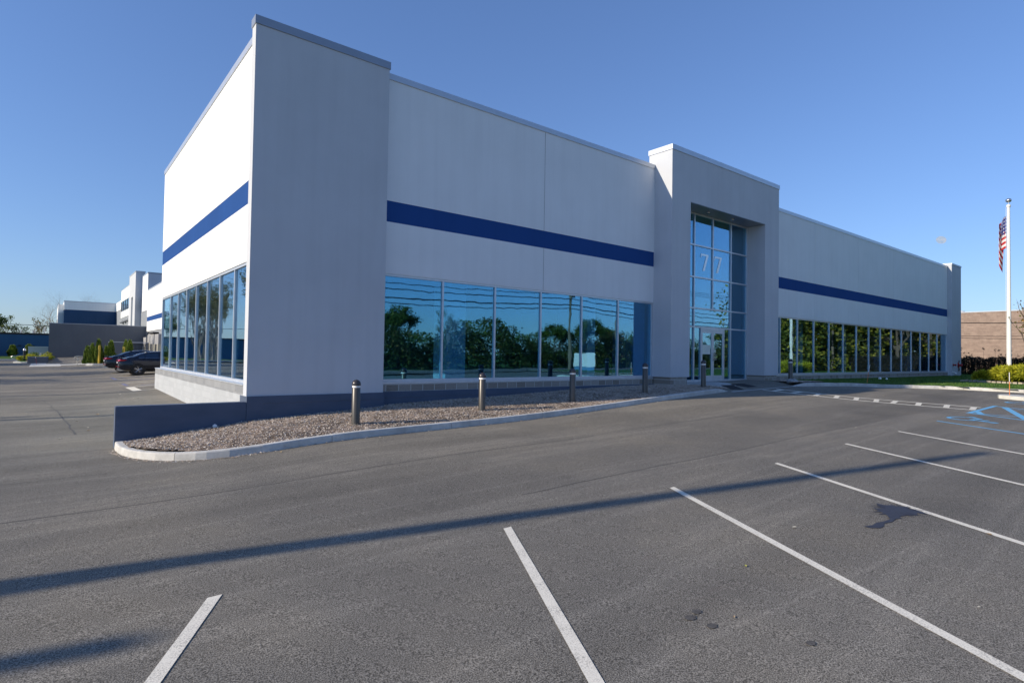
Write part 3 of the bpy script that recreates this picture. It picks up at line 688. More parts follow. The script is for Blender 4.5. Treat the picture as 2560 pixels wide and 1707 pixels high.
# house number 77, serif sevens mounted on the glazing
def seven(x, z, w, h, y):
    pts = [(0, .76), (.05, .76), (.09, .88), (.16, .90), (.74, .90), (.26, .03), (.26, 0), (.52, 0), (.52, .03), (1.0, .93), (1.0, 1.0), (.03, 1.0)]
    b = MB(); k = len(pts)
    vs = [(x+px*w, y-.010, z+pz*h) for px, pz in pts]+[(x+px*w, y+.0, z+pz*h) for px, pz in pts]
    b.add(vs, [tuple(range(k)), tuple(reversed(range(k, 2*k)))]+[(i, (i+1) % k, k+(i+1) % k, k+i) for i in range(k)])
    return b
for x in (19.90, 21.03):
    o = seven(x-.02, 4.93, .62, .79, Y+.0495).build('numeral_seven', M['numeral'], bld)
# small white pipe ends at the end pylon
for x, z in ((55.75+.9, -.02), (57.3, -.12)):
    MB().tube([(x, -.30, z), (x, -.44, z-.02)], .06, 12).build('pipe_end', M['white'], bld, smooth=True)
# fire hose connections
f = thing('fire_hose_inlet', 'small red fire hose inlet on the end pylon', 'fire hose inlet', (56.7, -.318, .58), 0)
MB().lathe([(.10, 0), (.10, .02), (.045, .03), (.04, .16), (.085, .20), (.085, .26), (.001, .27)], n=16).build('nozzle', M['red'], f, smooth=True).rotation_euler = (PI/2, 0, -.5)
f = thing('fire_department_connection', 'large red two-way fire hose connection near the building corner', 'fire hose inlet', (58.25, -.318, .56), 0)
MB().lathe([(.001, .02), (.26, .02), (.28, 0), (.28, -.02)], n=24).build('plate', M['red'], f, smooth=True).rotation_euler = (PI/2, 0, 0)
for sx in (-1, 1):
    o = MB().lathe([(.07, 0), (.07, .14), (.11, .17), (.11, .25), (.03, .26), (.001, .30)], n=16).build('inlet', M['red'], f, smooth=True); o.location = (sx*.12, 0, 0); o.rotation_euler = (PI/2, 0, sx*.35)
MB().tube([(0, -.05, .26), (0, -.05, .42)], .035, 8).build('valve', M['dark_metal'], f)
MB().tube([(0, -.05, -.26), (0, -.05, -.5)], .04, 8).build('drain_pipe', M['dark_metal'], f)
# retaining wall
rw = thing('retaining_wall', 'low dark painted concrete retaining wall left of the corner pylon', 'wall', (-2.67, -.36, -1.5))
o = MB().box(0, 2.667, 0, .29, 0, 1.083).build('wall', M['foundation'], rw, bevel=.012)
# door mats
for k, (pts, lb) in enumerate((([(18.05, -3.15), (17.55, -2.95), (19.0, -1.55), (19.7, -1.72)], 'black rubber mat, left one of two on the apron'), ([(19.9, -2.75), (19.15, -2.75), (20.1, -1.35), (21.1, -1.40)], 'black rubber mat, right one of two on the apron'))):
    b = MB(); k4 = len(pts); b.v = [(x, y, AZf(x, y)+.003) for x, y in pts]+[(x, y, AZf(x, y)+.018) for x, y in pts]
    b.f = [(0, 1, 2, 3), (7, 6, 5, 4)]+[(i, (i+1) % 4, 4+(i+1) % 4, 4+i) for i in range(4)]
    tag(b.build('door_mat', M['mat']), lb, 'door mat', 'two door mats')

# ================================================================ BOLLARDS
def bollard(loc, label):
    t = thing('bollard', label, 'bollard', loc, 0, 'dome-topped bollards along the front')
    MB().lathe([(.097, -.25), (.097, .86), (.090, .87)], n=28).build('post', M['bollard'], t, smooth=True)
    MB().lathe([(.088, .868), (.094, .872), (.094, .915), (.088, .92)], n=28).build('lens_ring', M['white'], t, smooth=True)
    MB().lathe([(.090, .918), (.104, .922), (.104, .955)]+[(.104*math.cos(a), .955+.105*math.sin(a)) for a in [i*PI/2/8 for i in range(1, 9)]], n=28).build('dome', M['bollard_dome'], t, smooth=True)
    return t
bs = [((1.92, -2.45, MZ(1.92, -2.45)), 'dark bollard nearest the corner pylon, standing in sunlit bark'), ((5.76, -2.25, MZ(5.76, -2.25)), 'dark bollard in front of the widest window, half sunlit'),
      ((9.15, -2.42, MZ(9.15, -2.42)), 'dark shaded bollard in the middle of the bark bed'), ((12.75, -2.42, MZ(12.75, -2.42)), 'dark shaded bollard in front of the last pane left of the portal'),
      ((16.3, -2.45, MZ(16.3, -2.45)), 'dark shaded bollard in front of the glass doors'), ((23.2, -2.55, LZ(23.2, -2.55)+.02), 'dark shaded bollard right of the entrance beside a rock')]
b0 = None
for loc, lb in bs:
    if b0 is None: b0 = bollard(loc, lb)
    else:
        o = copy_tree(b0); o.location = loc; o['label'] = lb
R = random.Random(4); b = MB()
b.lathe([(.001, .13), (.12, .12), (.24, .08), (.30, .02), (.30, -.05)], 0, 0, 0, 14)
b.v = [(x*(1.1+.1*math.sin(i*2.3)), y*(.7+.1*math.cos(i*1.9)), z*(1+.12*math.sin(i*3.7))) for i, (x, y, z) in enumerate(b.v)]
o = b.build('rock', M['rock'], smooth=True, loc=(22.75, -2.85, LZ(22.75, -2.85)+.03)); tag(o, 'flat grey rock at the foot of the bollard right of the entrance', 'rock')

# ================================================================ VEGETATION BUILDERS
def leaf(b, p, s, R, up=0.0):
    a = R.uniform(0, 2*PI); e = R.uniform(-1, 1)
    n = Vector((math.cos(a)*math.sqrt(1-e*e), math.sin(a)*math.sqrt(1-e*e), e+up)).normalized()
    u = n.orthogonal().normalized(); v = n.cross(u); t = R.uniform(0, PI)
    u, v = u*math.cos(t)+v*math.sin(t), v*math.cos(t)-u*math.sin(t)
    b.add([p-u*s*.5, p+v*s*.28, p+u*s*.5, p-v*s*.28], [(0, 1, 2, 3)])
def grow(b, p, d, L, r, depth, R, tips, spread=.55, n=(2, 3), bend=.25):
    pts = [p]; k = 3
    for i in range(k):
        d = (d+Vector((R.uniform(-1, 1), R.uniform(-1, 1), R.uniform(-.4, .7)))*bend*.5).normalized(); pts.append(pts[-1]+d*L/k)
    rs = [r*(1-.4*i/k) for i in range(k+1)]
    b.tube(pts, rs, 7 if depth > 2 else 4, caps=False)
    for q in pts[1:]: tips.append((q, depth))
    if depth <= 0: return
    for i in range(R.randint(*n)):
        ax = Vector((R.uniform(-1, 1), R.uniform(-1, 1), R.uniform(-.2, .6))).normalized()
        nd = (d+ax*spread*R.uniform(.7, 1.5)).normalized()
        grow(b, pts[-1 if i == 0 else R.choice((-1, -2))], nd, L*R.uniform(.62, .85), rs[-1]*.75, depth-1, R, tips, spread, n, bend)
def make_tree(name, h, leaf_mat, bark, seed, leaves=5000, ls=.22, crown=.55, depth=4, clump=.9, trunk=.28):
    R = random.Random(seed); b = MB(); tips = []
    th = h*trunk; r0 = h*.018+.04
    b.tube([(0, 0, -.3), (0, 0, 0), (R.uniform(-.1, .1), R.uniform(-.1, .1), th*.6), (R.uniform(-.2, .2), R.uniform(-.2, .2), th)], [r0*1.5, r0*1.25, r0, r0*.85], 9, caps=False)
    top = Vector(b.v[-1]); top.x = top.y = 0; top.z = th
    for i in range(R.randint(3, 4)):
        a = 2*PI*i/3+R.uniform(-.5, .5); d = Vector((math.cos(a)*crown, math.sin(a)*crown, 1)).normalized()
        grow(b, top, d, (h-th)*.30, r0*.6, depth, R, tips, crown, (2, 3))
    grow(b, top, Vector((0, 0, 1)), (h-th)*.36, r0*.7, depth, R, tips, crown*.8, (2, 3))
    t = thing(name, '', 'tree'); b.build('trunk', bark, t, smooth=True)
    if leaves:
        low = [q for q, dpt in tips if dpt <= 1]; L = MB()
        for i in range(leaves):
            q = R.choice(low); s = clump*abs(R.gauss(0, .45))
            dd = Vector((R.gauss(0, 1), R.gauss(0, 1), R.gauss(0, .7))).normalized()*s
            leaf(L, q+dd, ls*R.uniform(.6, 1.3), R)
        L.build('crown', leaf_mat, t)
    return t
def place(t, x, y, s, rz, label, group=None, z=None, first=False, sz=None):
    o = t if first else copy_tree(t)
    o.location = (x, y, (G(x, y)-.07) if z is None else z); o.scale = (s, s, s*(sz or 1)); o.rotation_euler = (0, 0, rz); o['label'] = label
    if group: o['group'] = group
    return o
# ---- trees standing around (mirrored in the windows, shading the side lot)
R = random.Random(9)
ta = make_tree('broadleaf_tree', 10, M['leaf'], M['bark'], 1, 9000, .30, .6, 4, 1.0)
tb = make_tree('broadleaf_tree', 9, M['leaf_autumn'], M['bark'], 2, 8000, .28, .55, 4, .9)
tc = make_tree('slender_tree', 12, M['leaf_pale'], M['pale_bark'], 3, 3600, .20, .30, 5, .6, .18)
first = {id(ta): True, id(tb): True, id(tc): True}
def put(t, x, y, s, lb, gr, z=None, sz=None):
    place(t, x, y, s, R.uniform(0, 6.28), lb, gr, z, first.pop(id(t), False), sz)
for i, (x, y, s, t) in enumerate([(24, -49, .75, ta), (31, -51, 1.0, ta), (36, -47, .7, tc), (49, -52, .55, tb), (57, -50, .85, ta), (62, -47, .95, ta), (70, -51, .9, tb), (76, -49, .7, ta), (86, -50, .9, ta), (94, -54, .8, tb), (104, -50, 1.0, ta), (10, -50, .6, tb), (-4, -52, .8, ta)]):
    put(t, x, y, s*.82, 'tree on the far side of the road, mirrored in the front windows', 'trees across the road')
k = 0
for i, (x, y, s, t) in enumerate([(60, -16, .6, ta), (66, -15, .8, ta), (72, -19, .9, tb), (74, -14.5, 1.2, ta), (80, -19, 1.2, ta), (83, -12.5, 1.1, tb), (88, -17, 1.3, ta), (92, -11, 1.25, ta), (97, -15, 1.3, tb), (103, -12, 1.3, ta), (110, -17, 1.4, ta), (86, -23, 1.1, ta), (98, -24, 1.3, ta), (78, -10.5, .9, ta)]):
    put(t, x, y, s, 'dense tree past the right end of the car park, mirrored in the long window', 'trees right of the car park', LZ(x, y) if x < 90 else None, 1.0)
for i, (x, y, s, t) in enumerate([(-11.6, 73, .80, tc), (-12.6, 79, .85, tc), (-13.2, 84.5, .85, tc), (-12.8, 69, .75, tc), (-13.6, 76, .9, tc), (-15.0, 88, .95, tc), (-15.5, 81, .9, tc), (-17.5, 47, .95, tc), (-14.8, 44, .85, tc), (-19, 66, 1.1, tc), (-22, 37, .9, tc), (-25, 31, .95, tc), (-28, 40, .9, tc), (-32, 33, .9, ta), (-23, 58, 1.0, ta)]):
    put(t, x, y, s, 'thin-leaved tree left of the car park, mirrored in the side window', 'trees left of the car park')
# far wood across the road: one mass
R2 = random.Random(33); L = MB()
for i in range(75000):                       # thicket at the right end, filling the mirror image of the long window
    x = 57+R2.random()*72; base = -13.2-(x-57)*(-.05); y = base-R2.random()**1.5*9; hh = 9.5+1.8*math.sin(x*.35)+1.2*math.sin(x*.9+1)-2.2*max(0, (x-57<6))
    z = -.5+hh*R2.random()**.85; q = 1.1*math.sin(x*1.3+z*.8)+.8*math.sin(z*1.9+x*.5)
    leaf(L, Vector((x, y+q, z)), R2.uniform(.25, .55), R2)
tag(L.build('thicket', M['leaf_dense']), 'dense thicket beyond the right end of the car park, mirrored in the long window', 'thicket', kind='stuff')
L = MB()
for i in range(70000):
    x = R2.uniform(12, 125); n1 = math.sin(x*.31)+.7*math.sin(x*.83+2)+.5*math.sin(x*1.9); hh = 3.7+1.2*n1+1.6*max(0, math.sin(x*.17+1.1))
    z = -1+hh*R2.random()**.8; y = -46-R2.random()*5+1.2*math.sin(x*1.1+z)
    leaf(L, Vector((x, y, z)), R2.uniform(.2, .45), R2)
tag(L.build('roadside_bushes', M['leaf_road']), 'unbroken band of bushes across the road, mirrored in the front windows', 'bushes', kind='stuff')
L = MB()
for i in range(46000):
    x = R2.uniform(-60, 260); y = -88+R2.uniform(-7, 7); hh = 5.5+2.5*math.sin(x*.11)+1.5*math.sin(x*.37+1); z = -1+hh*(1-R2.random()**1.6)
    leaf(L, Vector((x, y, z)), R2.uniform(.4, .8), R2)
tag(L.build('distant_wood', M['leaf']), 'far off wood across the road reading as one mass', 'wood', kind='stuff')

# ---- visible far trees, upper left
def lone(name, x, y, h, lm, bk, seed, leaves, ls, label, crown=.55, depth=4, clump=.8, z=None, trunk=.28):
    t = make_tree(name, h, lm, bk, seed, leaves, ls, crown, depth, clump, trunk)
    t.location = (x, y, G(x, y)-.07 if z is None else z); t['label'] = label; return t
lone('broadleaf_tree', -12.6, 108, 8.0, M['leaf'], M['bark'], 11, 5200, .26, 'bushy green tree at the left edge behind the dark blue building', .6, 4, .8)
lone('broadleaf_tree', -9.4, 112, 6.6, M['leaf'], M['bark'], 12, 1600, .24, 'smaller gappy green tree right of the bushy one', .9, 4, .5)
lone('young_tree', -4.9, 110, 6.2, M['leaf_autumn'], M['pale_bark'], 13, 700, .22, 'small half bare tree with brown leaves left of the grey wall', .45, 4, .4)
lone('bare_tree', -2.5, 142, 13.2, M['leaf_autumn'], M['pale_bark'], 16, 0, .2, 'tall leafless tree rising behind the white and navy building', .75, 6)
lone('bare_tree', 1.8, 150, 13.6, M['leaf_autumn'], M['pale_bark'], 15, 0, .2, 'second leafless tree, its twigs just above the white and navy building', .7, 6)
# sapling at the right edge
t = lone('sapling', 29.4, -10.0, 4.3, M['leaf_autumn'], M['bark'], 17, 150, .12, 'thin sapling with a few red and green leaves at the right edge', .35, 3, .25, z=G(28.3, -9)+.1)

def conifer(name, h, r, seed, mat, label, loc, n=2600, ls=.16, cone=.9, s=None):
    R = random.Random(seed); t = thing(name, label, 'evergreen', loc)
    b = MB(); b.tube([(0, 0, -.15), (0, 0, h*.5), (0, 0, h*.93)], [.04, .03, .008], 6); b.build('trunk', M['bark'], t)
    L = MB()
    for i in range(n):
        z = h*(.02+.98*(1-math.sqrt(R.random())) ) if cone > .6 else h*R.uniform(.02, 1)
        f = z/h; rad = r*((1-f)**.75*.95+.05 if cone > .6 else (1-max(0, f-.55)**2*4.2))*(.72+.28*R.random()**.4)*(1+.13*math.sin(9*f+seed)+.08*math.sin(23*f))
        a = R.uniform(0, 2*PI); rad *= 1+.22*math.sin(3*a+seed+5*f)+.12*math.sin(7*a+17*f)
        p = Vector((rad*math.cos(a), rad*math.sin(a), z)); o = Vector((math.cos(a)*.45, math.sin(a)*.45, 1)).normalized(); sd = Vector((-math.sin(a), math.cos(a), R.uniform(-.3, .3)))
        l = ls*R.uniform(.5, 1.6)
        L.add([p-sd*l*.3, p+o*l, p+sd*l*.3, p-o*l*.3], [(0, 1, 2, 3)])
    L.build('foliage', mat, t); return t
arbs = [(-1.18, 47.87, 1.55, .30, 'evergreen with a flat top at the left end of the kerbed bed'), (-.86, 47.1, 1.72, .36, 'stout evergreen second from the left in the kerbed bed'), (-.45, 46.6, 2.1, .40, 'tall pointed evergreen behind the left yellow post'),
        (.18, 47.6, 1.45, .27, 'short ragged evergreen right of the left yellow post'), (.42, 46.1, 1.95, .36, 'pointed evergreen left of the two parked cars'), (1.62, 44.2, 1.95, .34, 'pointed evergreen rising behind the black cars'), (1.85, 50.5, 1.95, .26, 'evergreen tip furthest back behind the gate')]
for k, (x, y, h, r, lb) in enumerate(arbs): conifer('arborvitae', h, r, 40+k, M['arb'], lb, (x, y, G(x, y)+.1))
for k, (x, y, h, r, lb) in enumerate([(-10.0, 89.5, 1.75, .55, 'rounded columnar evergreen at the far left edge'), (-7.75, 89.6, 1.5, .42, 'rounded columnar evergreen in front of the dark blue building'), (-6.02, 90, 1.6, .40, 'rounded columnar evergreen beside the white low wall')]):
    conifer('arborvitae', h, r, 60+k, M['arb'], lb, (x, y, G(x, y)), 1500, .22, .3)

def mound(name, rx, ry, h, seed, mat, label, loc, n=5200, ls=.16, cat='shrub', group=None):
    R = random.Random(seed); t = thing(name, label, cat, loc, 0, group)
    b = MB()
    for i in range(9):
        a = i*.7+seed; b.tube([(0, 0, -.05), (rx*.3*math.cos(a), ry*.3*math.sin(a), h*.35), (rx*.6*math.cos(a), ry*.6*math.sin(a), h*.6)], [.02, .014, .006], 4)
    b.build('stem', M['bark'], t)
    bl = [(R.uniform(-.75, .75)*rx, R.uniform(-.7, .7)*ry, R.uniform(.25, .78)*h, R.uniform(.3, .48)) for i in range(16)]
    L = MB()
    for i in range(n):
        cx, cy, cz, q = R.choice(bl); a = R.uniform(0, 2*PI); e = math.acos(R.uniform(-.35, 1)); d = Vector((math.sin(e)*math.cos(a), math.sin(e)*math.sin(a), math.cos(e)))
        p = Vector((cx+d.x*q*rx*.8, cy+d.y*q*ry*.8, max(.02, cz+d.z*q*h*.75)))*1.0; p += d*R.uniform(-.06, .05)
        o = (d+Vector((R.uniform(-.5, .5), R.uniform(-.5, .5), R.uniform(-.3, .5)))).normalized(); sd = o.orthogonal().normalized(); sd = (Matrix.Rotation(R.uniform(0, PI), 3, o) @ sd)
        l = ls*R.uniform(.5, 1.25); L.add([p-sd*l*.16, p+o*l, p+sd*l*.16, p-o*l*.3], [(0, 1, 2, 3)])
    L.build('foliage', mat, t); return t
gsh = [(42.2, -6.1, 1.2, .9, .55, 'low shaded gold shrub at the left end of the bed by the flagpole'), (41.9, -6.9, 1.3, 1.0, .95, 'tall gold shrub left of the flagpole'), (41.2, -7.4, 1.2, 1.0, .85, 'bright gold shrub nearest the kerb, in front of the flagpole'),
       (44.3, -7.1, 1.4, 1.1, 1.05, 'gold shrub right behind the flagpole'), (42.2, -8.4, 1.4, 1.2, .95, 'gold shrub at the right edge of the view')]
for k, (x, y, rx, ry, h, lb) in enumerate(gsh): mound('gold_shrub', rx, ry, h, 70+k, M['gold'], lb, (x, y, LZ(x, y)), 5200, .2)
for k, (x, y, rx, h, lb) in enumerate([(-6.05, 60.2, .28, .42, 'single small gold shrub at the kerb corner'), (-5.2, 60.0, .6, .62, 'gold shrub left in the far planter'), (-4.75, 62.0, .6, .75, 'greener shrub in the middle of the far planter'), (-4.25, 58.5, .5, .7, 'bright gold shrub near the grey wall corner'), (-3.9, 61, .5, .8, 'gold shrub touching the grey wall corner')]):
    mound('gold_shrub', rx, rx, h, 80+k, M['gold'] if k != 2 else M['arb'], lb, (x, y, G(x, y)+.1), 900, .12)
# stone edging of the bed
b = MB(); R = random.Random(8)
EP = [(40.0, -4.9), (39.7, -6.0), (39.55, -7.2), (39.9, -8.6), (40.6, -10.2)]
for (x0, y0), (x1, y1) in zip(EP, EP[1:]):
    L_ = math.hypot(x1-x0, y1-y0); k = int(L_/.22)
    for i in range(k):
        t = (i+.5)/k; x = x0+(x1-x0)*t; y = y0+(y1-y0)*t; z = LZ(x, y); hh = .085+R.uniform(0, .03)
        b.box(x-.07, x+.07, y-.098, y+.098, z-.05, z+hh)
tag(b.build('stone_edging', M['stone'], bevel=.008), 'low stone edging around the gold shrub bed', 'edging')
# dark hedge beside the brick building
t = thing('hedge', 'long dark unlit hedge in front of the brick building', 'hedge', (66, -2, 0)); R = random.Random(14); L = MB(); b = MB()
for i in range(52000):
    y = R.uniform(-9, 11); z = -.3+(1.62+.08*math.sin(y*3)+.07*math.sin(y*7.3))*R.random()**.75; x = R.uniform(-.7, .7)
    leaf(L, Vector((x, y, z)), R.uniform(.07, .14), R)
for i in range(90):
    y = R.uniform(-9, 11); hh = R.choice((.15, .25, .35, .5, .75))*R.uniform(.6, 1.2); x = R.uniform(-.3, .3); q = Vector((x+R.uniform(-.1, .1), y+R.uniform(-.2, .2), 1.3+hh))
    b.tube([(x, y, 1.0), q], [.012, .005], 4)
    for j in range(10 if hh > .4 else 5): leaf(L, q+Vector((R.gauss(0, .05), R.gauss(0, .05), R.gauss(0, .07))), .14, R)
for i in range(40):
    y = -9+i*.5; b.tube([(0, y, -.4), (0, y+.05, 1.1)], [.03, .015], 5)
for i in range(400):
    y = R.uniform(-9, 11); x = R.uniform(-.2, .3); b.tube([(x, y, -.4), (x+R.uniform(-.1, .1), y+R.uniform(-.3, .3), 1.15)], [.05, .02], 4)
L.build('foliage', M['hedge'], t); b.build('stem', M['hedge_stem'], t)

# ================================================================ BRICK BUILDING, FLAGPOLE, RIGHT SIDE
bb = thing('brick_building', 'flat roofed brick building beyond the dark hedge', 'building', (80, 0, 0))
MB().box(0, 18, -6.5, 40, -.8, 6.62).build('wall', M['brick'], bb)
MB().box(-.03, 18.03, -6.53, 40.03, 6.62, 6.72).build('coping', M['coping_dark'], bb)
MB().lathe([(.8, 0), (.8, .25), (.5, .36), (.001, .40)], 2.5, 5.8, 6.72, 20).build('roof_vent', M['white'], bb, smooth=True)
FX, FY = 42.79, -6.69; fz = LZ(FX, FY)
fp = thing('flagpole', 'tall white flagpole rising from the gold shrubs', 'flagpole', (FX, FY, fz))
MB().lathe([(.16, 0), (.16, .05), (.125, .08), (.115, 2), (.098, 6), (.075, 10.9-fz*0)], n=24).build('pole', M['pole_white'], fp, smooth=True)
MB().lathe([(.10, 10.9), (.11, 10.93), (.11, 11.03), (.09, 11.05), (.001, 11.06)], n=20).build('truck', M['pole_white'], fp, smooth=True)
MB().lathe([(.02, 11.05), (.02, 11.2)]+[(.001+.16*math.sin(a), 11.32-.13*math.cos(a)) for a in [i*PI/10 for i in range(11)]], n=20).build('ball', M['silver'], fp, smooth=True)
MB().tube([(-.09, .10, 1.2), (-.11, .12, 6), (-.10, .10, 10.9)], .008, 5).build('halyard', M['white'], fp)
MB().tube([(.09, -.02, 7.6), (.14, -.03, 7.6), (.14, -.03, 7.75)], .015, 6).build('cleat', M['silver'], fp)
# the flag hangs limp: a folded cloth with stripes and canton
n = N('flag_cloth'); tc_ = n.n('ShaderNodeUVMap'); sx = n.n('ShaderNodeSeparateXYZ'); n.l(tc_.outputs[0], sx.inputs[0])
ml_ = n.n('ShaderNodeMath', operation='MULTIPLY'); ml_.inputs[1].default_value = 6.5; n.l(sx.outputs[1], ml_.inputs[0])
fr_ = n.n('ShaderNodeMath', operation='FRACT'); n.l(ml_.outputs[0], fr_.inputs[0])
lt = n.n('ShaderNodeMath', operation='LESS_THAN'); lt.inputs[1].default_value = .5; n.l(fr_.outputs[0], lt.inputs[0])
strp = n.mix((.84, .82, .82), (.60, .05, .06), lt.outputs[0])
c1 = n.n('ShaderNodeMath', operation='LESS_THAN'); c1.inputs[1].default_value = .4; n.l(sx.outputs[0], c1.inputs[0])
c2 = n.n('ShaderNodeMath', operation='GREATER_THAN'); c2.inputs[1].default_value = 6/13+.001; n.l(sx.outputs[1], c2.inputs[0])
mm = n.n('ShaderNodeMath', operation='MULTIPLY'); n.l(c1.outputs[0], mm.inputs[0]); n.l(c2.outputs[0], mm.inputs[1])
# stars as dots on a staggered grid
def stars(n, sx):
    cb = n.n('ShaderNodeCombineXYZ'); a = n.n('ShaderNodeMath', operation='MULTIPLY'); a.inputs[1].default_value = 15; n.l(sx.outputs[0], a.inputs[0])
    c = n.n('ShaderNodeMath', operation='MULTIPLY'); c.inputs[1].default_value = 9.3; n.l(sx.outputs[1], c.inputs[0]); n.l(a.outputs[0], cb.inputs[0]); n.l(c.outputs[0], cb.inputs[1])
    v = n.n('ShaderNodeTexVoronoi'); v.inputs['Scale'].default_value = 1; v.inputs['Randomness'].default_value = 0; n.l(cb.outputs[0], v.inputs['Vector'])
    l = n.n('ShaderNodeMath', operation='LESS_THAN'); l.inputs[1].default_value = .27; n.l(v.outputs['Distance'], l.inputs[0]); return l.outputs[0]
cant = n.mix((.05, .07, .32), (.8, .8, .82), stars(n, sx))
n.col(n.mix(strp, cant, mm.outputs[0])).set(.8, 0, .2)
tr_ = n.n('ShaderNodeBsdfTranslucent'); n.l(n.b.inputs['Base Color'].links[0].from_socket, tr_.inputs[0]); mx_ = n.n('ShaderNodeMixShader'); mx_.inputs[0].default_value = .35
n.l(n.b.outputs[0], mx_.inputs[1]); n.l(tr_.outputs[0], mx_.inputs[2]); n.l(mx_.outputs[0], n.out.inputs[0])
flagm = n.m
me = bpy.data.meshes.new('flag'); NU, NV = 48, 36; vs_ = []; uvs = []
fd = Vector((-.35, .94, 0)).normalized(); fs = Vector((.94, .35, 0))     # direction the cloth leans away from the pole
for j in range(NV+1):
    v = j/NV                                  # 0 = bottom stripe, 1 = hoist top
    for i in range(NU+1):
        u = i/NU                              # 0 = hoist, 1 = fly
        zh = 8.35+2.0*v                       # height of the hoist edge
        spread_ = (.62-.28*v)*math.sin(min(1, u*1.15)*PI/2)*(.72+.28*math.sin(u*9+v*2))
        drop_ = u**1.1*(1.05+.42*(1-v))*1.0
        drop_ = u**1.05*(.95+.55*(1-v)); spread_ = (.40+.12*(1-v))*math.sin(min(1, u*1.02)**.8*PI*.86)*(.8+.2*math.sin(u*9+v*2)); zz = zh-drop_-.08*math.sin(u*7)*u
        lat = .13*math.sin(u*13+v*3.0)*(u**.5)
        p = fd*(.10+spread_)+fs*lat; vs_.append((p.x, p.y, zz)); uvs.append((u, v))
me.from_pydata(vs_, [], [(j*(NU+1)+i, j*(NU+1)+i+1, (j+1)*(NU+1)+i+1, (j+1)*(NU+1)+i) for j in range(NV) for i in range(NU)])
ul = me.uv_layers.new(name='UVMap')
for lp in me.loops: ul.data[lp.index].uv = uvs[lp.vertex_index]
for p in me.polygons: p.use_smooth = True
me.materials.append(flagm)
fo = bpy.data.objects.new('flag', me); C.objects.link(fo); fo.location = (FX, FY, fz)
sd_ = fo.modifiers.new('thick', 'SOLIDIFY'); sd_.thickness = .004
tag(fo, 'limp stars and stripes flag hanging down the white flagpole', 'flag')
# marker stakes
def stake(x, y, z, dx, dy, h, label, cols=('orange', 'white'), split=.6):
    t = thing('marker_stake', label, 'marker stake', (x, y, z)); f = split
    MB().tube([(0, 0, -.1), (dx*f, dy*f, h*f)], .011, 8).build('rod', M[cols[0]], t)
    MB().tube([(dx*f, dy*f, h*f), (dx, dy, h)], .012, 8).build('reflective_tip', M[cols[1]], t)
stake(30.94, -2.97, LZ(30.94, -2.97), .42, .0, .95, 'leaning orange marker stake on the lawn behind the kerb')
stake(26.8, -9.75, G(26.8, -9.75)+.13, -.03, 0, .93, 'upright orange marker stake with pale tip standing on the kerb island')
# white globes on the lawn
for k, (x, y, r, lb) in enumerate(((35.9, -1.9, .085, 'larger left one of two white balls lying on the shaded grass'), (35.85, -2.28, .07, 'smaller right one of two white balls lying on the shaded grass'))):
    b = MB(); b.lathe([(r*math.sin(a)+.0001, -r*math.cos(a)) for a in [i*PI/10 for i in range(11)]], n=20)
    tag(b.build('white_ball', M['white'], smooth=True, loc=(x, y, LZ(x, y)+r*.85)), lb, 'ball', 'two white balls on the lawn')
# moon
md = (r2*((2353-1280)/1449.36)-u2*((600-853.5)/1449.36)+fw).normalized(); mp = CAMP+md*1400
b = MB(); b.lathe([(9*math.sin(a)+.001, -9*math.cos(a)) for a in [i*PI/20 for i in range(21)]], n=32)
o = b.build('moon', M['moon'], smooth=True); o.location = mp; o.scale = (.8, 1, .78); o.rotation_euler = (.5, .6, 0); tag(o, 'pale daytime moon in the sky right of the building', 'moon')

# ================================================================ POLES AND CABLES
def upole(x, y, h, label, r=.15, arm=True, z=None, gr='utility poles'):
    t = thing('utility_pole', label, 'utility pole', (x, y, G(x, y)-.07 if z is None else z), 0, gr)
    MB().tube([(0, 0, -.3), (0, 0, h*.5), (0, 0, h)], [r*1.15, r, r*.8], 12).build('pole', M['wood_pole'], t, smooth=True)
    if arm:
        MB().box(-1.1, 1.1, -.06, .06, h-1.0, h-.88).build('crossarm', M['wood_pole'], t)
        MB().lathe([(.001, 0), (.22, .02), (.22, .75), (.001, .8)], .35, 0, h-2.6, 14).build('transformer', M['dark_metal'], t, smooth=True)
    return t
upole(-18.1, -5.36, 13.8, 'utility pole casting the long shadow over the car park', .17, False)
upole(-22.6, -5.9, 9.2, 'shorter pole beside the tall one left of the car park', .17, False)
upole(-22.9, 11.2, 10.3, 'utility pole left of the side car park', .15, False)
upole(-22.4, 11.75, 8.6, 'shorter pole left of the side car park', .13, False)
upole(-23.0, 20.1, 10.8, 'pole left of the side car park whose thin shadow reaches the side wall', .15, False)
for x in (-8, 39.4, 46.9, 88, 135): upole(x, -28.6, 10.5, 'wooden utility pole beside the road, mirrored in the front windows', .16, x != 46.9)
upole(64.4, -12.5, 7.5, 'pole carrying the cable in front of the brick building', .13, False)
upole(64.4, 12.5, 7.5, 'pole hidden behind the end of the long building', .13, False)
def cable(p, q, sag, r, label, n_=24):
    pts = []
    for i in range(n_+1):
        t = i/n_; v = Vector(p).lerp(Vector(q), t); v.z -= sag*4*t*(1-t); pts.append(v)
    tag(MB().tube(pts, r, 6).build('overhead_cable', M['cable']), label, 'cable', 'overhead cables')
cable((-50, -.5, 6.4), (-18.1, -5.36, 6.0), .2, .10, 'thick cable bundle running to the tall pole left of the car park')
cable((64.4, 12.5, 6.2), (64.4, -12.5, 4.9), 1.0, .035, 'thick black cable in front of the brick building')
cable((64.4, 12.5, 4.1), (64.4, -12.5, 3.5), .5, .018, 'upper one of two thin cables in front of the brick building')
cable((64.4, 12.5, 4.0), (64.4, -12.5, 3.0), .4, .018, 'lower one of two thin cables in front of the brick building')
cable((-60, 104, 7.3), (10, 104, 4.1), .7, .04, 'cable crossing the sky left of the grey wall')
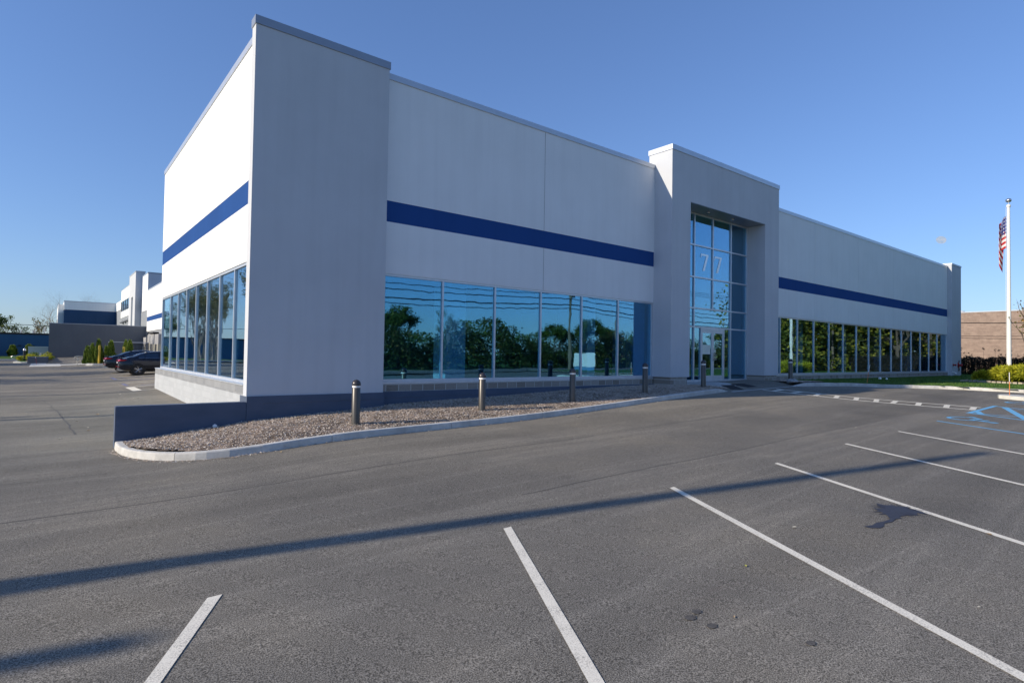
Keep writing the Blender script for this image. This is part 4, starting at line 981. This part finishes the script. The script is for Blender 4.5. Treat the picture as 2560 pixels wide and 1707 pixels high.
PX = [-8, 39.4, 88, 135, 190]
for hz, oy, rr_, sg in ((9.6, -.9, .02, .5), (9.6, .9, .02, .6), (9.9, 0, .02, .5), (7.4, 0, .035, .7), (6.9, .1, .045, .7), (6.3, 0, .06, .8), (5.9, .1, .04, .9)):
    for a, c_ in zip(PX, PX[1:]): cable((a, -28.6+oy, hz), (c_, -28.6+oy, hz), sg, rr_, 'street cable mirrored in the front windows')
t = thing('site_sign', 'white site sign on a blue base by the road, mirrored in the front windows', 'sign', (39.2, -26.2, G(39, -26)-.07), .75)
MB().box(-1.1, 1.1, -.12, .12, .55, 1.95).build('panel', M['white'], t, bevel=.02); MB().box(-1.0, 1.0, -.18, .18, 0, .54).build('base', M['interior_blue'], t)
# ================================================================ WAREHOUSE WING AND LEFT BACKGROUND
wg = thing('warehouse_wing', 'white stucco warehouse wing with loading docks and a tall pier, behind the parked cars', 'building', (6.85, 15.5, 0))
def wbox(name, x0, x1, y0, y1, z0, z1, m, bev=0): return MB().box(x0-6.85, x1-6.85, y0-15.5, y1-15.5, z0, z1).build(name, m, wg, bevel=bev)
wbox('wall', 6.85, 7.15, 15.42, 80.5, S1, 9.03, M['stucco']); wbox('wall', 6.85, 7.15, 15.42, 80.5, 3.32, S2, M['stucco'])
wbox('blue_stripe', 6.856, 7.15, 15.42, 80.5, S2, S1, M['stripe']); wbox('coping', 6.82, 7.2, 15.42, 80.5, 9.03, 9.2, M['coping'])
wbox('block_wall', 6.95, 7.25, 15.42, 80.5, -1.6, 3.315, M['cmu_grey'])
wbox('roof', 7.2, 40, 15.42, 131, 8.6, 8.8, M['coping_dark'])
wbox('blade', 6.86, 30, 80.5, 80.9, 5.5, 11.55, M['stucco_grey']); wbox('blade_coping', 6.82, 30, 80.46, 80.95, 11.55, 11.73, M['coping_dark'])
wbox('wall', 6.85, 7.2, 80.9, 86.65, 6.35, 11.55, M['stucco']); wbox('coping', 6.82, 7.2, 80.95, 86.65, 11.56, 11.74, M['coping'])
wbox('block_wall', 6.9, 7.3, 80.5, 88, -1.6, 6.34, M['cmu_grey'])
b = MB(); b.box(6.09-6.85, 7.3-6.85, 88-15.5, 91.0-15.5, -1, 12.45); b.box(6.09-6.85, 7.3-6.85, 93.4-15.5, 96.8-15.5, -1, 12.45); b.box(6.09-6.85, 7.3-6.85, 91-15.5, 93.4-15.5, 8.9, 12.45); b.box(6.5-6.85, 7.3-6.85, 91-15.5, 93.4-15.5, -1, 8.9)
b.build('pier', M['stucco_grey'], wg); wbox('coping', 6.05, 7.34, 87.96, 96.84, 12.45, 12.62, M['coping'])
wbox('wall', 6.85, 7.3, 96.8, 119.6, 9.8, 11.9, M['stucco']); wbox('wall', 6.85, 7.3, 96.8, 119.6, 6.68, 7.87, M['stucco']); wbox('coping', 6.82, 7.3, 96.8, 119.7, 11.9, 12.05, M['coping'])
wbox('wall', 6.85, 7.3, 96.8, 102.1, 7.87, 9.8, M['stucco'])
b = MB(); fr = None
for q in (102.1, 105.5, 108.9, 112.3, 115.7, 119.0): b.box(6.86-6.85, .1, q-.08-15.5, q+.08-15.5, 7.87, 9.8)
fr = b.build('window', M['dark_metal'], wg)
for q in (102.1, 105.5, 108.9, 112.3, 115.7): MB().box(.06, .08, q+.08-15.5, q+3.32-15.5, 7.87, 9.8).build('pane', M['glass'], fr)
wbox('wall', 6.85, 7.3, 119.6, 131, 8.45, 10.2, M['stucco']); wbox('block_wall', 6.9, 7.3, 96.8, 131, -1, 6.675, M['cmu_grey']); wbox('block_wall', 6.9, 7.31, 119.61, 131, 6.68, 8.44, M['cmu_grey'])
b = MB()
for q in (100, 104.5, 109, 113.5): b.box(-.45, .04, q-15.5, q+2.4-15.5, 5.6, 5.68); b.tube([(0, q+1.2-15.5, 6.1), (-.42, q+1.2-15.5, 5.66)], .03, 5)
b.build('canopy', M['dark_metal'], wg)
# loading docks with numbers
def text_mesh(s, size, name, mat, parent, loc, rot):
    cu = bpy.data.curves.new(name, 'FONT'); cu.body = s; cu.size = size; cu.extrude = .008; cu.align_x = 'CENTER'; cu.align_y = 'CENTER'
    to = bpy.data.objects.new(name, cu); C.objects.link(to); bpy.context.view_layer.update()
    me = bpy.data.meshes.new_from_object(to.evaluated_get(bpy.context.evaluated_depsgraph_get())); bpy.data.objects.remove(to); bpy.data.curves.remove(cu)
    me.name = name; me.materials.clear(); me.materials.append(mat)
    o = bpy.data.objects.new(name, me); C.objects.link(o); o.parent = parent; o.location = loc; o.rotation_euler = rot; return o
for k, (yc, zt, s) in enumerate(((78.6, 2.45, '7'), (75.1, 2.9, '8'), (71.2, 2.75, '9'), (67.3, 2.7, '1'))):
    yl = yc-15.5; wd = 1.62; px = -.42 if k != 1 else -.30
    dk = MB().box(px+.02, .10, yl-1.05, yl+1.05, -1.3, zt-1.25).build('dock_door', M['panel'], wg)
    MB().box(px, .10, yl-wd, yl+wd, zt-1.24, zt).build('dock_header', M['dock_head'], dk)
    b = MB(); b.box(px-.06, .1, yl-wd, yl-1.06, -1.3, zt-1.245); b.box(px-.06, .1, yl+1.06, yl+wd, -1.3, zt-1.245); b.build('dock_seal', M['cream'], dk)
    text_mesh(s, .95, 'dock_number', M['white'], dk, (px-.012, yl-.1, zt-.62), (PI/2, 0, -PI/2))
wbox('dock_lamp', 6.5, 6.85, 76.0, 76.4, 2.75, 3.1, M['dark_metal'])
wbox('dock_canopy', 6.3, 6.95, 69.4, 72.9, 2.80, 3.0, M['black'])
# grey screen wall
sw = thing('screen_wall', 'big plain grey wall across the end of the loading yard', 'wall', (-3.89, 81, 0))
MB().box(0, 10.74, 0, .35, -1.6, 3.98).build('wall', M['grey_wall'], sw); MB().box(-.03, 10.74, -.03, .38, 3.98, 4.08).build('coping', M['coping_dark'], sw)
# white and navy building at the back
nb = thing('rear_building', 'far block with a white band over a navy wall, beyond the grey screen wall', 'building', (-1.72, 130, 0))
MB().box(0, 8.57, 0, 25, -1, 8.45).build('wall', M['navy_wall'], nb); MB().box(-.01, 8.57, -.01, 25, 8.45, 10.05).build('upper_wall', M['stucco'], nb)
MB().box(-.05, 8.57, -.05, 25, 10.05, 10.22).build('coping', M['coping'], nb); MB().box(-.9, -.02, 3, 25, -1, 7.9).build('side_wall', M['stucco_grey'], nb); MB().box(-.9, -.02, 3, 25, 7.9, 9.6).build('side_wall', M['stucco'], nb)
# dark blue building far left
db = thing('blue_building', 'long low dark blue building at the far left', 'building', (-3.5, 92, 0))
MB().box(-46, 0, 0, 20, -1.2, 2.62).build('wall', M['blue_wall'], db); MB().box(-46, .03, -.06, 20, 2.62, 2.86).build('coping', M['dark_metal'], db)
for x, w_, h_ in ((-3.6, .22, .45), (-2.2, .3, .45), (-2.0, .1, .6), (-.95, .18, .95)): MB().tube([(x, 3, 2.6), (x, 3, 2.86+h_)], w_/2, 10).build('roof_vent', M['silver'], db)
for x in (-3.6, -2.1): MB().box(x-.18, x+.18, -.2, 0, 1.0, 1.1).build('wall_lamp', M['black'], db)
# low white wall, planter wall, grass strip, kerbs
lwv = thing('white_fence', 'low pale panel fence beside the grey wall', 'fence', (-6.04, 86, 0)); MB().box(0, 2.12, 0, .12, -1, .88).build('panel', M['coping'], lwv); MB().box(-.03, 2.12, -.03, .15, .88, .95).build('cap_rail', M['white'], lwv)
pw = thing('planter_wall', 'low dark planter wall in front of the far gold shrubs', 'wall', (-5.41, 56.3, 0)); MB().box(0, 1.55, 0, .25, -1.2, -.09).build('wall', M['grey_wall'], pw); MB().box(1.3, 1.55, .26, 25, -1.2, -.09).build('wall', M['grey_wall'], pw)
MB().box(-.02, 1.57, -.02, .27, -.089, -.05).build('cap', M['coping_dark'], pw)
gs = sheet([-60, -40, -25, -15, -10, -6.6, -3.4], [65.5, 70, 78, 86, 92], lambda x, y: G(x, y)+.13); struct(gs.build('lawn', M['lawn']), 'sunlit grass strip in front of the dark blue building')
MB_ = MB().box(-60, -6.4, 65.2, 65.5, -.62, -.44); struct(MB_.build('kerb', M['concrete']), 'kerb along the far sunlit grass strip')
b = MB(); pl_ = [(-6.5, 57.3), (-5.42, 56.3), (-5.42, 63), (-6.2, 63.2)]; b.prism(pl_, -.9, -.56); struct(b.build('kerb', M['pale_concrete'], bevel=.03), 'pale kerb round the small grass corner by the planter wall')
b = MB(); pl_ = [(-6.25, 57.5), (-5.45, 56.6), (-5.45, 62.8), (-6.05, 62.9)]; b.prism(pl_, -.9, -.545); struct(b.build('lawn', M['lawn']), 'small grass corner by the planter wall')
b = MB(); b.prism([(-5.6, 57.3), (-4.1, 57.0), (-4.1, 64), (-5.6, 64)], -.9, -.53); struct(b.build('bark_bed', M['mulch']), 'planting soil under the far gold shrubs')
ap = sheet([-5.1, -4, -3, -2, -1.2], [47.2, 49, 51, 53, 55], lambda x, y: G(x, y)+.01, lambda x, y: y > 47.2+(x+5.1)*.35 and y < 55-(x+5.1)*1.35); struct(ap.build('concrete_pad', M['pale_concrete']), 'pale concrete strip at the foot of the grey wall')
b = MB(); b.prism([(-1.35, 45.9), (-.9, 45.35), (3.2, 44.2), (3.2, 52), (-.9, 50.5)], -1.1, -.48); struct(b.build('kerb', M['pale_concrete'], bevel=.04), 'pale kerb of the evergreen bed behind the cars')
b = MB(); b.prism([(-1.1, 46.1), (-.8, 45.7), (3.0, 44.5), (3.0, 51.8), (-.8, 50.2)], -1.1, -.465); struct(b.build('bark_bed', M['mulch']), 'soil under the evergreens behind the cars')
# yellow posts
for k, (x, y, h, lb) in enumerate(((-.42, 46.0, 1.62, 'yellow guard post standing before the tallest evergreen'), (1.36, 46.2, 1.5, 'yellow guard post beside the gate, half hidden by a car'))):
    t = thing('guard_post', lb, 'post', (x, y, -.5), 0, 'yellow guard posts'); MB().tube([(0, 0, -.2), (0, 0, h-.07)], .085, 14).build('post', M['yellow'], t, smooth=True)
    MB().lathe([(.085, 0), (.07, .04), (.001, .07)], 0, 0, h-.07, 14).build('cap', M['yellow'], t, smooth=True)
# gate enclosure and hand rail
ge = thing('gate_enclosure', 'grey blue equipment enclosure with a barred gate behind the cars', 'enclosure', (1.0, 53, 0))
MB().box(-.3, 1.15, 0, .2, -.8, 1.45).build('wall', M['grey_wall'], ge); MB().box(2.75, 2.95, 0, .2, -.8, 1.45).build('wall', M['grey_wall'], ge); MB().box(-.33, 2.98, -.03, .23, 1.45, 1.51).build('cap', M['coping'], ge)
b = MB(); b.box(1.16, 2.74, .05, .1, -.7, -.63); b.box(1.16, 2.74, .05, .1, 1.25, 1.32)
for i in range(14): b.box(1.18+i*.117, 1.21+i*.117, .06, .09, -.63, 1.25)
b.build('gate', M['dark_metal'], ge)
hr = thing('handrail', 'pale metal handrail with a curled end in front of the grey wall', 'handrail', (-1.85, 48.8, -.66))
b = MB(); b.tube([(0, 0, -.2), (0, 0, .72)], .028, 8); b.tube([(.12, 0, .42), (0, 0, .40), (-.16, 0, .46), (-.24, 0, .58), (-.16, 0, .72), (0, 0, .78), (1.6, .6, .82), (3.0, 1.1, .86)], .028, 8); b.tube([(.12, 0, .42), (.12, 0, .6)], .025, 6)
for q in (1.4, 2.8): b.tube([(q, q*.37, -.2), (q, q*.37, .8)], .024, 6)
b.build('rail', M['pale_concrete'], hr, smooth=True)
# marker stake, rail and post at far left
stake(-4.65, 52.19, G(-4.65, 52.19), -.13, 0, .72, 'reddish marker stake on the pale strip at the foot of the grey wall', ('red', 'white'), .8)
stake(-9.2, 88, -.45, .02, 0, .85, 'reddish marker stake in front of the dark blue building', ('red', 'white'), .7)
t = thing('bollard', 'dark post with a pale head beside the far gold shrubs', 'bollard', (-5.9, 66.5, -.5)); MB().tube([(0, 0, -.1), (0, 0, .95)], .12, 14).build('post', M['dark_metal'], t, smooth=True); MB().lathe([(.14, 0), (.14, .1), (.1, .2), (.001, .24)], 0, 0, .95, 14).build('head', M['silver'], t, smooth=True)
hr = thing('handrail', 'far pale handrail running behind the gold shrubs', 'handrail', (-6.9, 67, -.5)); b = MB(); b.tube([(0, 0, .05), (-.1, 0, .2), (0, 0, .38), (.9, 0, .42), (3.0, 0, .44)], .03, 8)
for q in (.15, .35, .55, .8): b.tube([(q, 0, .02), (q, 0, .42)], .025, 6)
b.tube([(0, 0, .04), (.9, 0, .02)], .03, 6); b.build('rail', M['silver'], hr)
tag(MB().box(-4.62, -4.42, 61.4, 61.6, -.5, .28).build('sign_post', M['silver']), 'small pale box post among the far gold shrubs', 'box')

# ================================================================ CARS
def make_car(label):
    t = thing('parked_car', label, 'car', group='black cars parked beside the wall')
    st = [(0, .62, .80), (.04, .74, .97), (.22, .84, 1.02), (.55, .885, 1.02), (1.0, .90, 1.00), (1.7, .90, .97), (2.5, .90, .96), (3.2, .895, .95), (3.8, .88, .86), (4.25, .80, .74), (4.5, .66, .62), (4.56, .50, .52)]
    b = MB(); ring = 11
    for s, hw, zt in st:
        lo = .34 if s < .1 or s > 4.4 else .22
        half = [(hw*.80, lo), (hw*.97, lo+.10), (hw, .52), (hw*.995, .70), (hw*.95, zt-.05), (hw*.80, zt)]
        pr = [(-y, z) for y, z in half]+[(0, zt+.015)]+[(y, z) for y, z in reversed(half)]
        b.v += [(s, y, z) for y, z in pr]
    k = 13
    for i in range(len(st)-1):
        for j in range(k-1): b.f.append((i*k+j, (i+1)*k+j, (i+1)*k+j+1, i*k+j+1))
        b.f.append((i*k+k-1, (i+1)*k+k-1, (i+1)*k, i*k))
    b.f.append(tuple(range(k))); b.f.append(tuple((len(st)-1)*k+j for j in reversed(range(k))))
    body = b.build('body', M['car'], t, smooth=True); sb = body.modifiers.new('s', 'SUBSURF'); sb.levels = sb.render_levels = 2
    # greenhouse
    gh = [(.42, .60, 1.02, 1.04), (.75, .62, 1.0, 1.14), (1.15, .60, 1.0, 1.30), (1.6, .575, .98, 1.40), (2.1, .57, .97, 1.43), (2.6, .565, .96, 1.41), (2.95, .57, .96, 1.33), (3.35, .60, .95, 1.12), (3.6, .62, .94, .97)]
    b = MB()
    for s, rw_, zb, zr in gh:
        bw = .78 if s > .5 else .70; f = min(1, (zr-zb)/.4); tw = bw+(rw_-bw)*f
        b.v += [(s, -bw, zb-.03), (s, -(bw*.97), zb+.02), (s, -tw, max(zb+.03, zr-.06)), (s, -tw*.8, zr), (s, 0, zr+.015), (s, tw*.8, zr), (s, tw, max(zb+.03, zr-.06)), (s, bw*.97, zb+.02), (s, bw, zb-.03)]
    k = 9
    for i in range(len(gh)-1):
        for j in range(k-1): b.f.append((i*k+j, (i+1)*k+j, (i+1)*k+j+1, i*k+j+1))
    b.f.append(tuple(range(k))); b.f.append(tuple((len(gh)-1)*k+j for j in reversed(range(k))))
    b.build('roof', M['car'], t, smooth=True)
    for sg in (-1, 1):                          # side windows
        for a, c_, nm in ((1.02, 1.32, 0), (1.36, 2.05, 1), (2.12, 3.05, 2)):
            def tp(s): return interp(s, [(.42, 1.0), (.75, 1.10), (1.15, 1.235), (1.6, 1.335), (2.1, 1.36), (2.6, 1.34), (2.95, 1.26), (3.35, 1.06)])
            def wy(s, z):
                zr = interp(s, [(g[0], g[3]) for g in gh]); zb = interp(s, [(g[0], g[2]) for g in gh]); rw_ = interp(s, [(g[0], g[1]) for g in gh]); f = min(1, (zr-zb)/.4); tw = .78+(rw_-.78)*f
                q = (z-zb-.02)/max(.02, (zr-.06-zb-.02)); return .757+(tw-.757)*max(0, min(1, q))+.006
            w_ = MB(); kk = 6
            for i in range(kk+1):
                s = a+(c_-a)*i/kk; z0 = 1.02; z1 = max(z0+.005, tp(s)-.035); w_.v += [(s, sg*wy(s, z0), z0), (s, sg*wy(s, z1), z1)]
            for i in range(kk): w_.f.append((2*i, 2*i+2, 2*i+3, 2*i+1))
            w_.build('side_window', M['glass_dark'], t, smooth=True)
        w_ = MB(); w_.tube([(1.0, sg*.80, 1.012), (2.0, sg*.80, 1.0), (3.2, sg*.79, .985)], .009, 5).build('trim', M['chrome'], t)
        # lamps
        q = MB(); q.add([(-.012, sg*.42, .80), (-.005, sg*.74, .82), (.42, sg*.868, .90), (.10, sg*.80, .95), (-.02, sg*.44, .93)], [(0, 1, 2, 3, 4)])
        q.add([(-.022, sg*.44, .815), (-.018, sg*.76, .835), (.40, sg*.892, .895), (.09, sg*.835, .945), (-.03, sg*.46, .925)], [(0, 1, 2, 3, 4)])
        q.build('tail_lamp', M['red_lens'], t)
        q = MB(); q.box(-.03, .02, sg*.62-.12, sg*.62+.12, .48, .53); q.build('reflector', M['red_lens'], t)
        q = MB(); q.box(4.30, 4.50, sg*.62-.12, sg*.62+.12, .60, .68); q.build('headlight', M['clear_lens'], t, bevel=.02)
        q = MB(); q.box(2.95, 3.10, sg*.93-.09, sg*.93+.09, .98, 1.10); q.build('mirror', M['car'], t, bevel=.03)
        for s in (1.55, 2.55): MB().box(s, s+.16, sg*.912-.012, sg*.912+.012, .86, .88).build('door_handle', M['car'], t)
        MB().box(.95+.36, 3.1, sg*.89-.02, sg*.89+.02, .20, .235).build('sill', M['dark_metal'], t)
    # rear window, plate, bumper
    q = MB(); q.add([(.55, -.52, 1.088), (.55, .52, 1.088), (1.5, .50, 1.398), (1.5, -.50, 1.398)], [(0, 1, 2, 3)]); q.build('rear_window', M['glass_dark'], t)
    q = MB(); q.add([(3.45, -.55, 1.085), (3.45, .55, 1.085), (2.85, .47, 1.385), (2.85, -.47, 1.385)], [(0, 1, 2, 3)]); q.build('windscreen', M['glass_dark'], t)
    MB().box(-.03, .0, -.17, .17, .70, .80).build('number_plate', M['white'], t)
    MB().box(-.015, .30, -.66, .66, .25, .36).build('bumper', M['chrome'], t, bevel=.03)
    MB().box(.02, .22, -.62, .62, 1.035, 1.06).build('spoiler', M['car'], t, bevel=.01)
    for x in (.97, 3.66):
        for sg in (-1, 1):
            ar = MB().tube([(x, sg*.60, .325), (x, sg*.905, .325)], .385, 28).build('wheel_arch', M['black'], t)
            wv = MB(); wv.lathe([(.215, -.09), (.30, -.10), (.322, -.07), (.327, 0), (.322, .07), (.30, .10), (.215, .09)], n=32)
            o = wv.build('wheel', M['black'], t, smooth=True); o.location = (x, sg*.83, .325); o.rotation_euler = (PI/2, 0, 0)
            rm = MB(); rm.lathe([(.205, -.06), (.222, .085), (.212, .10), (.20, .08), (.19, .0)], n=32); rm.lathe([(.001, .085), (.04, .085), (.045, .06)], n=16)
            for i in range(5):
                for dd in (-.13, .13):
                    a = i*2*PI/5+dd; a2 = i*2*PI/5+dd*1.4
                    rm.tube([(.03*math.cos(a), .03*math.sin(a), .07), (.205*math.cos(a2), .205*math.sin(a2), .082)], [.018, .014], 5)
            r_ = rm.build('rim', M['rim'], o, smooth=True)
            if sg > 0: pass
            r_.rotation_euler = (0, 0, .3) if sg < 0 else (PI, 0, .3)
            bk = MB().lathe([(.001, .0), (.20, .0)], n=24).build('brake_disc', M['dark_metal'], o)
    return t
c1 = make_car('black sedan nearest the building corner, its wheel in plain view')
cx, cy = -.53, 26.85; c1.location = (cx, cy+.2, G(.5, 26.9)); c1.rotation_euler = (0, -.015, 0)
c2 = copy_tree(c1); c2.location = (-.93, 31.3, G(.3, 31.3)); c2['label'] = 'second black sedan, mostly hidden behind the nearer one'

# ================================================================ SCATTERED LEAVES
lv = [(3.11,-12.29,'pale_leaf',.05,'curled pale leaf between the oil stain and the long bay line'),(4.65,-13.78,'dry_leaf',.05,'orange brown leaf right of the oil stain'),(1.54,-12.56,'yellow_leaf',.04,'yellow green leaf left of the long bay line'),(2.25,-14.22,'pale_leaf',.025,'tiny pale leaf right of the long bay line'),(.48,-13.06,'dry_leaf',.03,'small brown scrap near the oil spots'),
      (-2.45,18.46,'pale_leaf',.10,'pale leaf far out on the side car park'),(-1.45,13.68,'pale_leaf',.11,'pale leaf nearest the white end bar'),(-1.23,11.29,'pale_leaf',.09,'left one of two pale leaves above the retaining wall'),(-1.10,11.08,'pale_leaf',.10,'right one of two pale leaves above the retaining wall'),(-2.59,6.72,'dry_leaf',.12,'brown leaf just left of the retaining wall top'),
      (-2.96,3.6,'pale_leaf',.08,'upper pale leaf left of the retaining wall'),(-2.98,2.96,'dry_leaf',.07,'lower brown leaf left of the retaining wall'),(-3.57,1.84,'pale_leaf',.06,'pale leaf left of the crack in the asphalt'),(-3.15,5.3,'pale_leaf',.07,'pale leaf near the crack in the asphalt'),(-4.3,8.32,'pale_leaf',.05,'tiny pale leaf left of the crack'),
      (8.0,-3.85,'pale_leaf',.09,'white scrap beside the straight kerb'),(-.15,-3.6,'dry_leaf',.07,'brown leaf at the foot of the kerb by the first joint'),(2.0,-3.6,'pale_leaf',.05,'pale leaf at the foot of the kerb below the first bollard'),(12.5,-9.4,'pale_leaf',.06,'pale scrap out on the open asphalt'),(22.6,-6.6,'pale_leaf',.07,'pale scrap beyond the striped walkway')]
R = random.Random(77)
for x, y, m_, s, lb in lv:
    b = MB(); pts = [(-1, 0), (-.55, .38), (0, .5), (.5, .36), (1, .05), (.5, -.34), (0, -.46), (-.55, -.34)]; a = R.uniform(0, PI)
    vv = [(s*.7*(px*math.cos(a)-py*math.sin(a)), s*.7*(px*math.sin(a)+py*math.cos(a)), .006+s*.35*(abs(py)+.2*px*px)) for px, py in pts]+[(0, 0, .004)]
    b.add(vv, [(i, (i+1) % 8, 8) for i in range(8)])
    o = b.build('fallen_leaf', M[m_], loc=(x, y, G(x, y)+.003)); tag(o, lb, 'leaf', 'fallen leaves on the asphalt')
tag(MB().lathe([(.001, .0), (.05, .02), (.045, .07), (.001, .09)], 0, 0, 0, 10).build('pebble', M['white'], smooth=True, loc=(-.72, -.48, MZ(-.72, -.48))), 'white pebble at the foot of the retaining wall', 'pebble')
